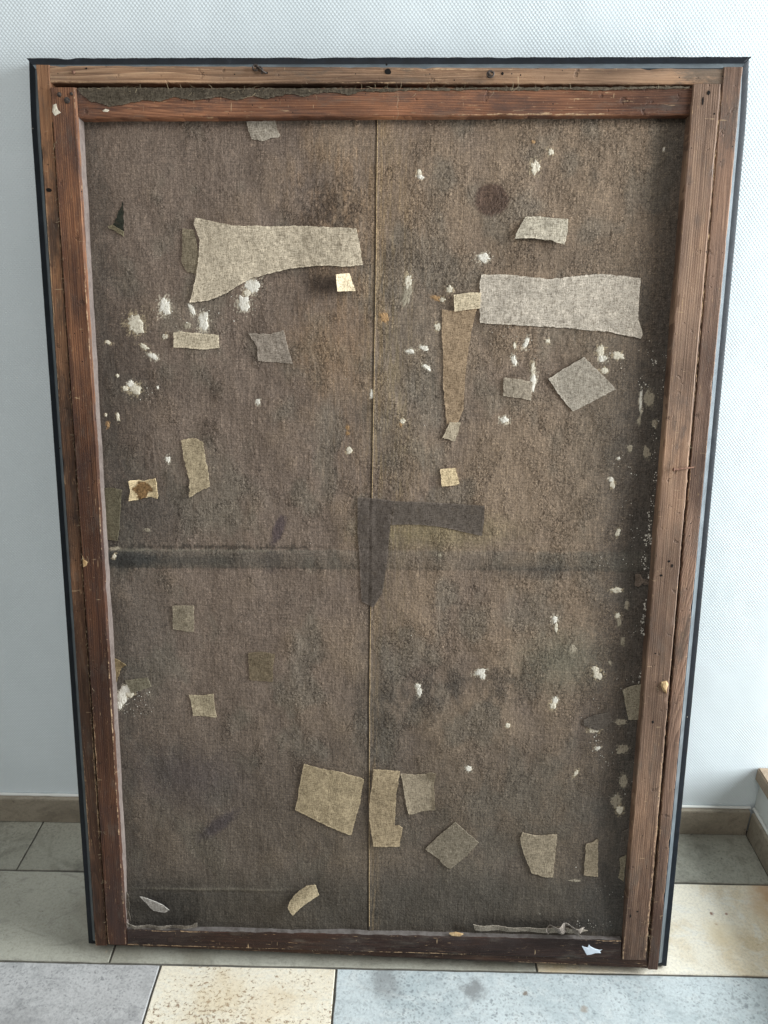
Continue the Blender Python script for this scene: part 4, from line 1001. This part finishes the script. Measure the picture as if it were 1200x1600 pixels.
u2, v2 = uv(412, 113, WR); tube(bm, [Vector((u - .004, v + .004, WR + .001)), Vector((u + .004, v + .001, WR + .004)), Vector((u2, v2, WR + .004)), Vector((u2 + .004, v2 - .001, WR - .001))], .0013)
from_bm('hanging_hook', bm, M_iron, rail_t, smooth=50, label='bent iron hook twisted beside a nail hole')
bm = bmesh.new()
u, v = uv(766, 117, WR); tube(bm, arc(u, v, WR + .0015, .0050, 60, 400, 18, .004), .0016); tube(bm, arc(u, v + .001, WR + .004, .003, 0, 300, 12, .001), .0015)
from_bm('hanging_hook', bm, M_iron, rail_t, smooth=50, label='coiled iron hook stub')
# bent nail across the gap
bm = bmesh.new(); ua, va = uv(1052, 733, WS + .001); ub, vb = uv(1084, 730, WS + .001)
tube(bm, [Vector((ua, va, WS + .006)), Vector((ua + .006, va + .0006, WS + .006)), Vector(((ua + ub) / 2, (va + vb) / 2, WS + .0045)), Vector((ub, vb, WS + .002))], .0014)
tube(bm, [Vector((ua - .0018, va, WS + .0064)), Vector((ua, va, WS + .006))], .0033, 12)
from_bm('nail', bm, M_rust, sb_r, smooth=40, label='bent rusty nail lying across the gap')
# pale wooden wedge in the right gap, sliver on the left, paper scrap
def chip(name, poly, wl, h, mat, parent, label=None, seed=1):
    bm = bmesh.new(); P2 = [uv(x, y, wl) for x, y in poly]
    cu = sum(p[0] for p in P2) / len(P2); cv = sum(p[1] for p in P2) / len(P2)
    a = [bm.verts.new((p[0], p[1], wl - .003)) for p in P2]
    b = [bm.verts.new((p[0], p[1], wl + h * (.5 + .3 * mnoise.noise(Vector((p[0] * 300, p[1] * 300, seed)))))) for p in P2]
    c = [bm.verts.new((cu + (p[0] - cu) * .6, cv + (p[1] - cv) * .6, wl + h * (1 + .3 * mnoise.noise(Vector((p[0] * 500, p[1] * 500, seed)))))) for p in P2]
    n = len(P2)
    for r0, r1 in ((a, b), (b, c)):
        for q in range(n): bm.faces.new((r0[q], r0[(q + 1) % n], r1[(q + 1) % n], r1[q]))
    bm.faces.new(c); bm.faces.new(a); bmesh.ops.recalc_face_normals(bm, faces=bm.faces)
    return from_bm(name, bm, mat, parent, label=label)
chip('wedge', [(1033, 1065), (1041, 1063), (1044, 1068), (1041, 1076), (1041, 1083), (1035, 1078), (1032, 1070)], WS, .005, M_raw, sb_r, 'pale wooden chip lodged in the gap')
chip('splinter', [(129, 868), (131, 874), (137, 878), (135, 884), (130, 886)], WS, .0008, M_raw, sb_l)
chip('splinter', [(702, 1459), (712, 1457.5), (724, 1460), (718, 1463), (706, 1462)], WS - .0015, .0009, M_raw, sb_b)
chip('plaster_chip', [(83, 164), (88, 162), (90, 171), (95, 176), (86, 181), (82, 175)], WS, .0007, M_chalkc, sb_l)
chip('plaster_chip', [(160, 173), (165, 170), (171, 172), (168, 175), (162, 175)], WS - .003, .0009, M_chalkc, sb_t)
pp = [(909, 1478), (913, 1479.5), (918, 1480.5), (920, 1476), (923, 1479), (929, 1482), (936, 1484), (941, 1483.5), (937, 1486), (939, 1489), (930, 1489), (924, 1491), (917, 1492)]
ps = chip('paper_scrap', pp, WS - .001, .0010, M_paper, sb_b, 'torn white paper scrap')
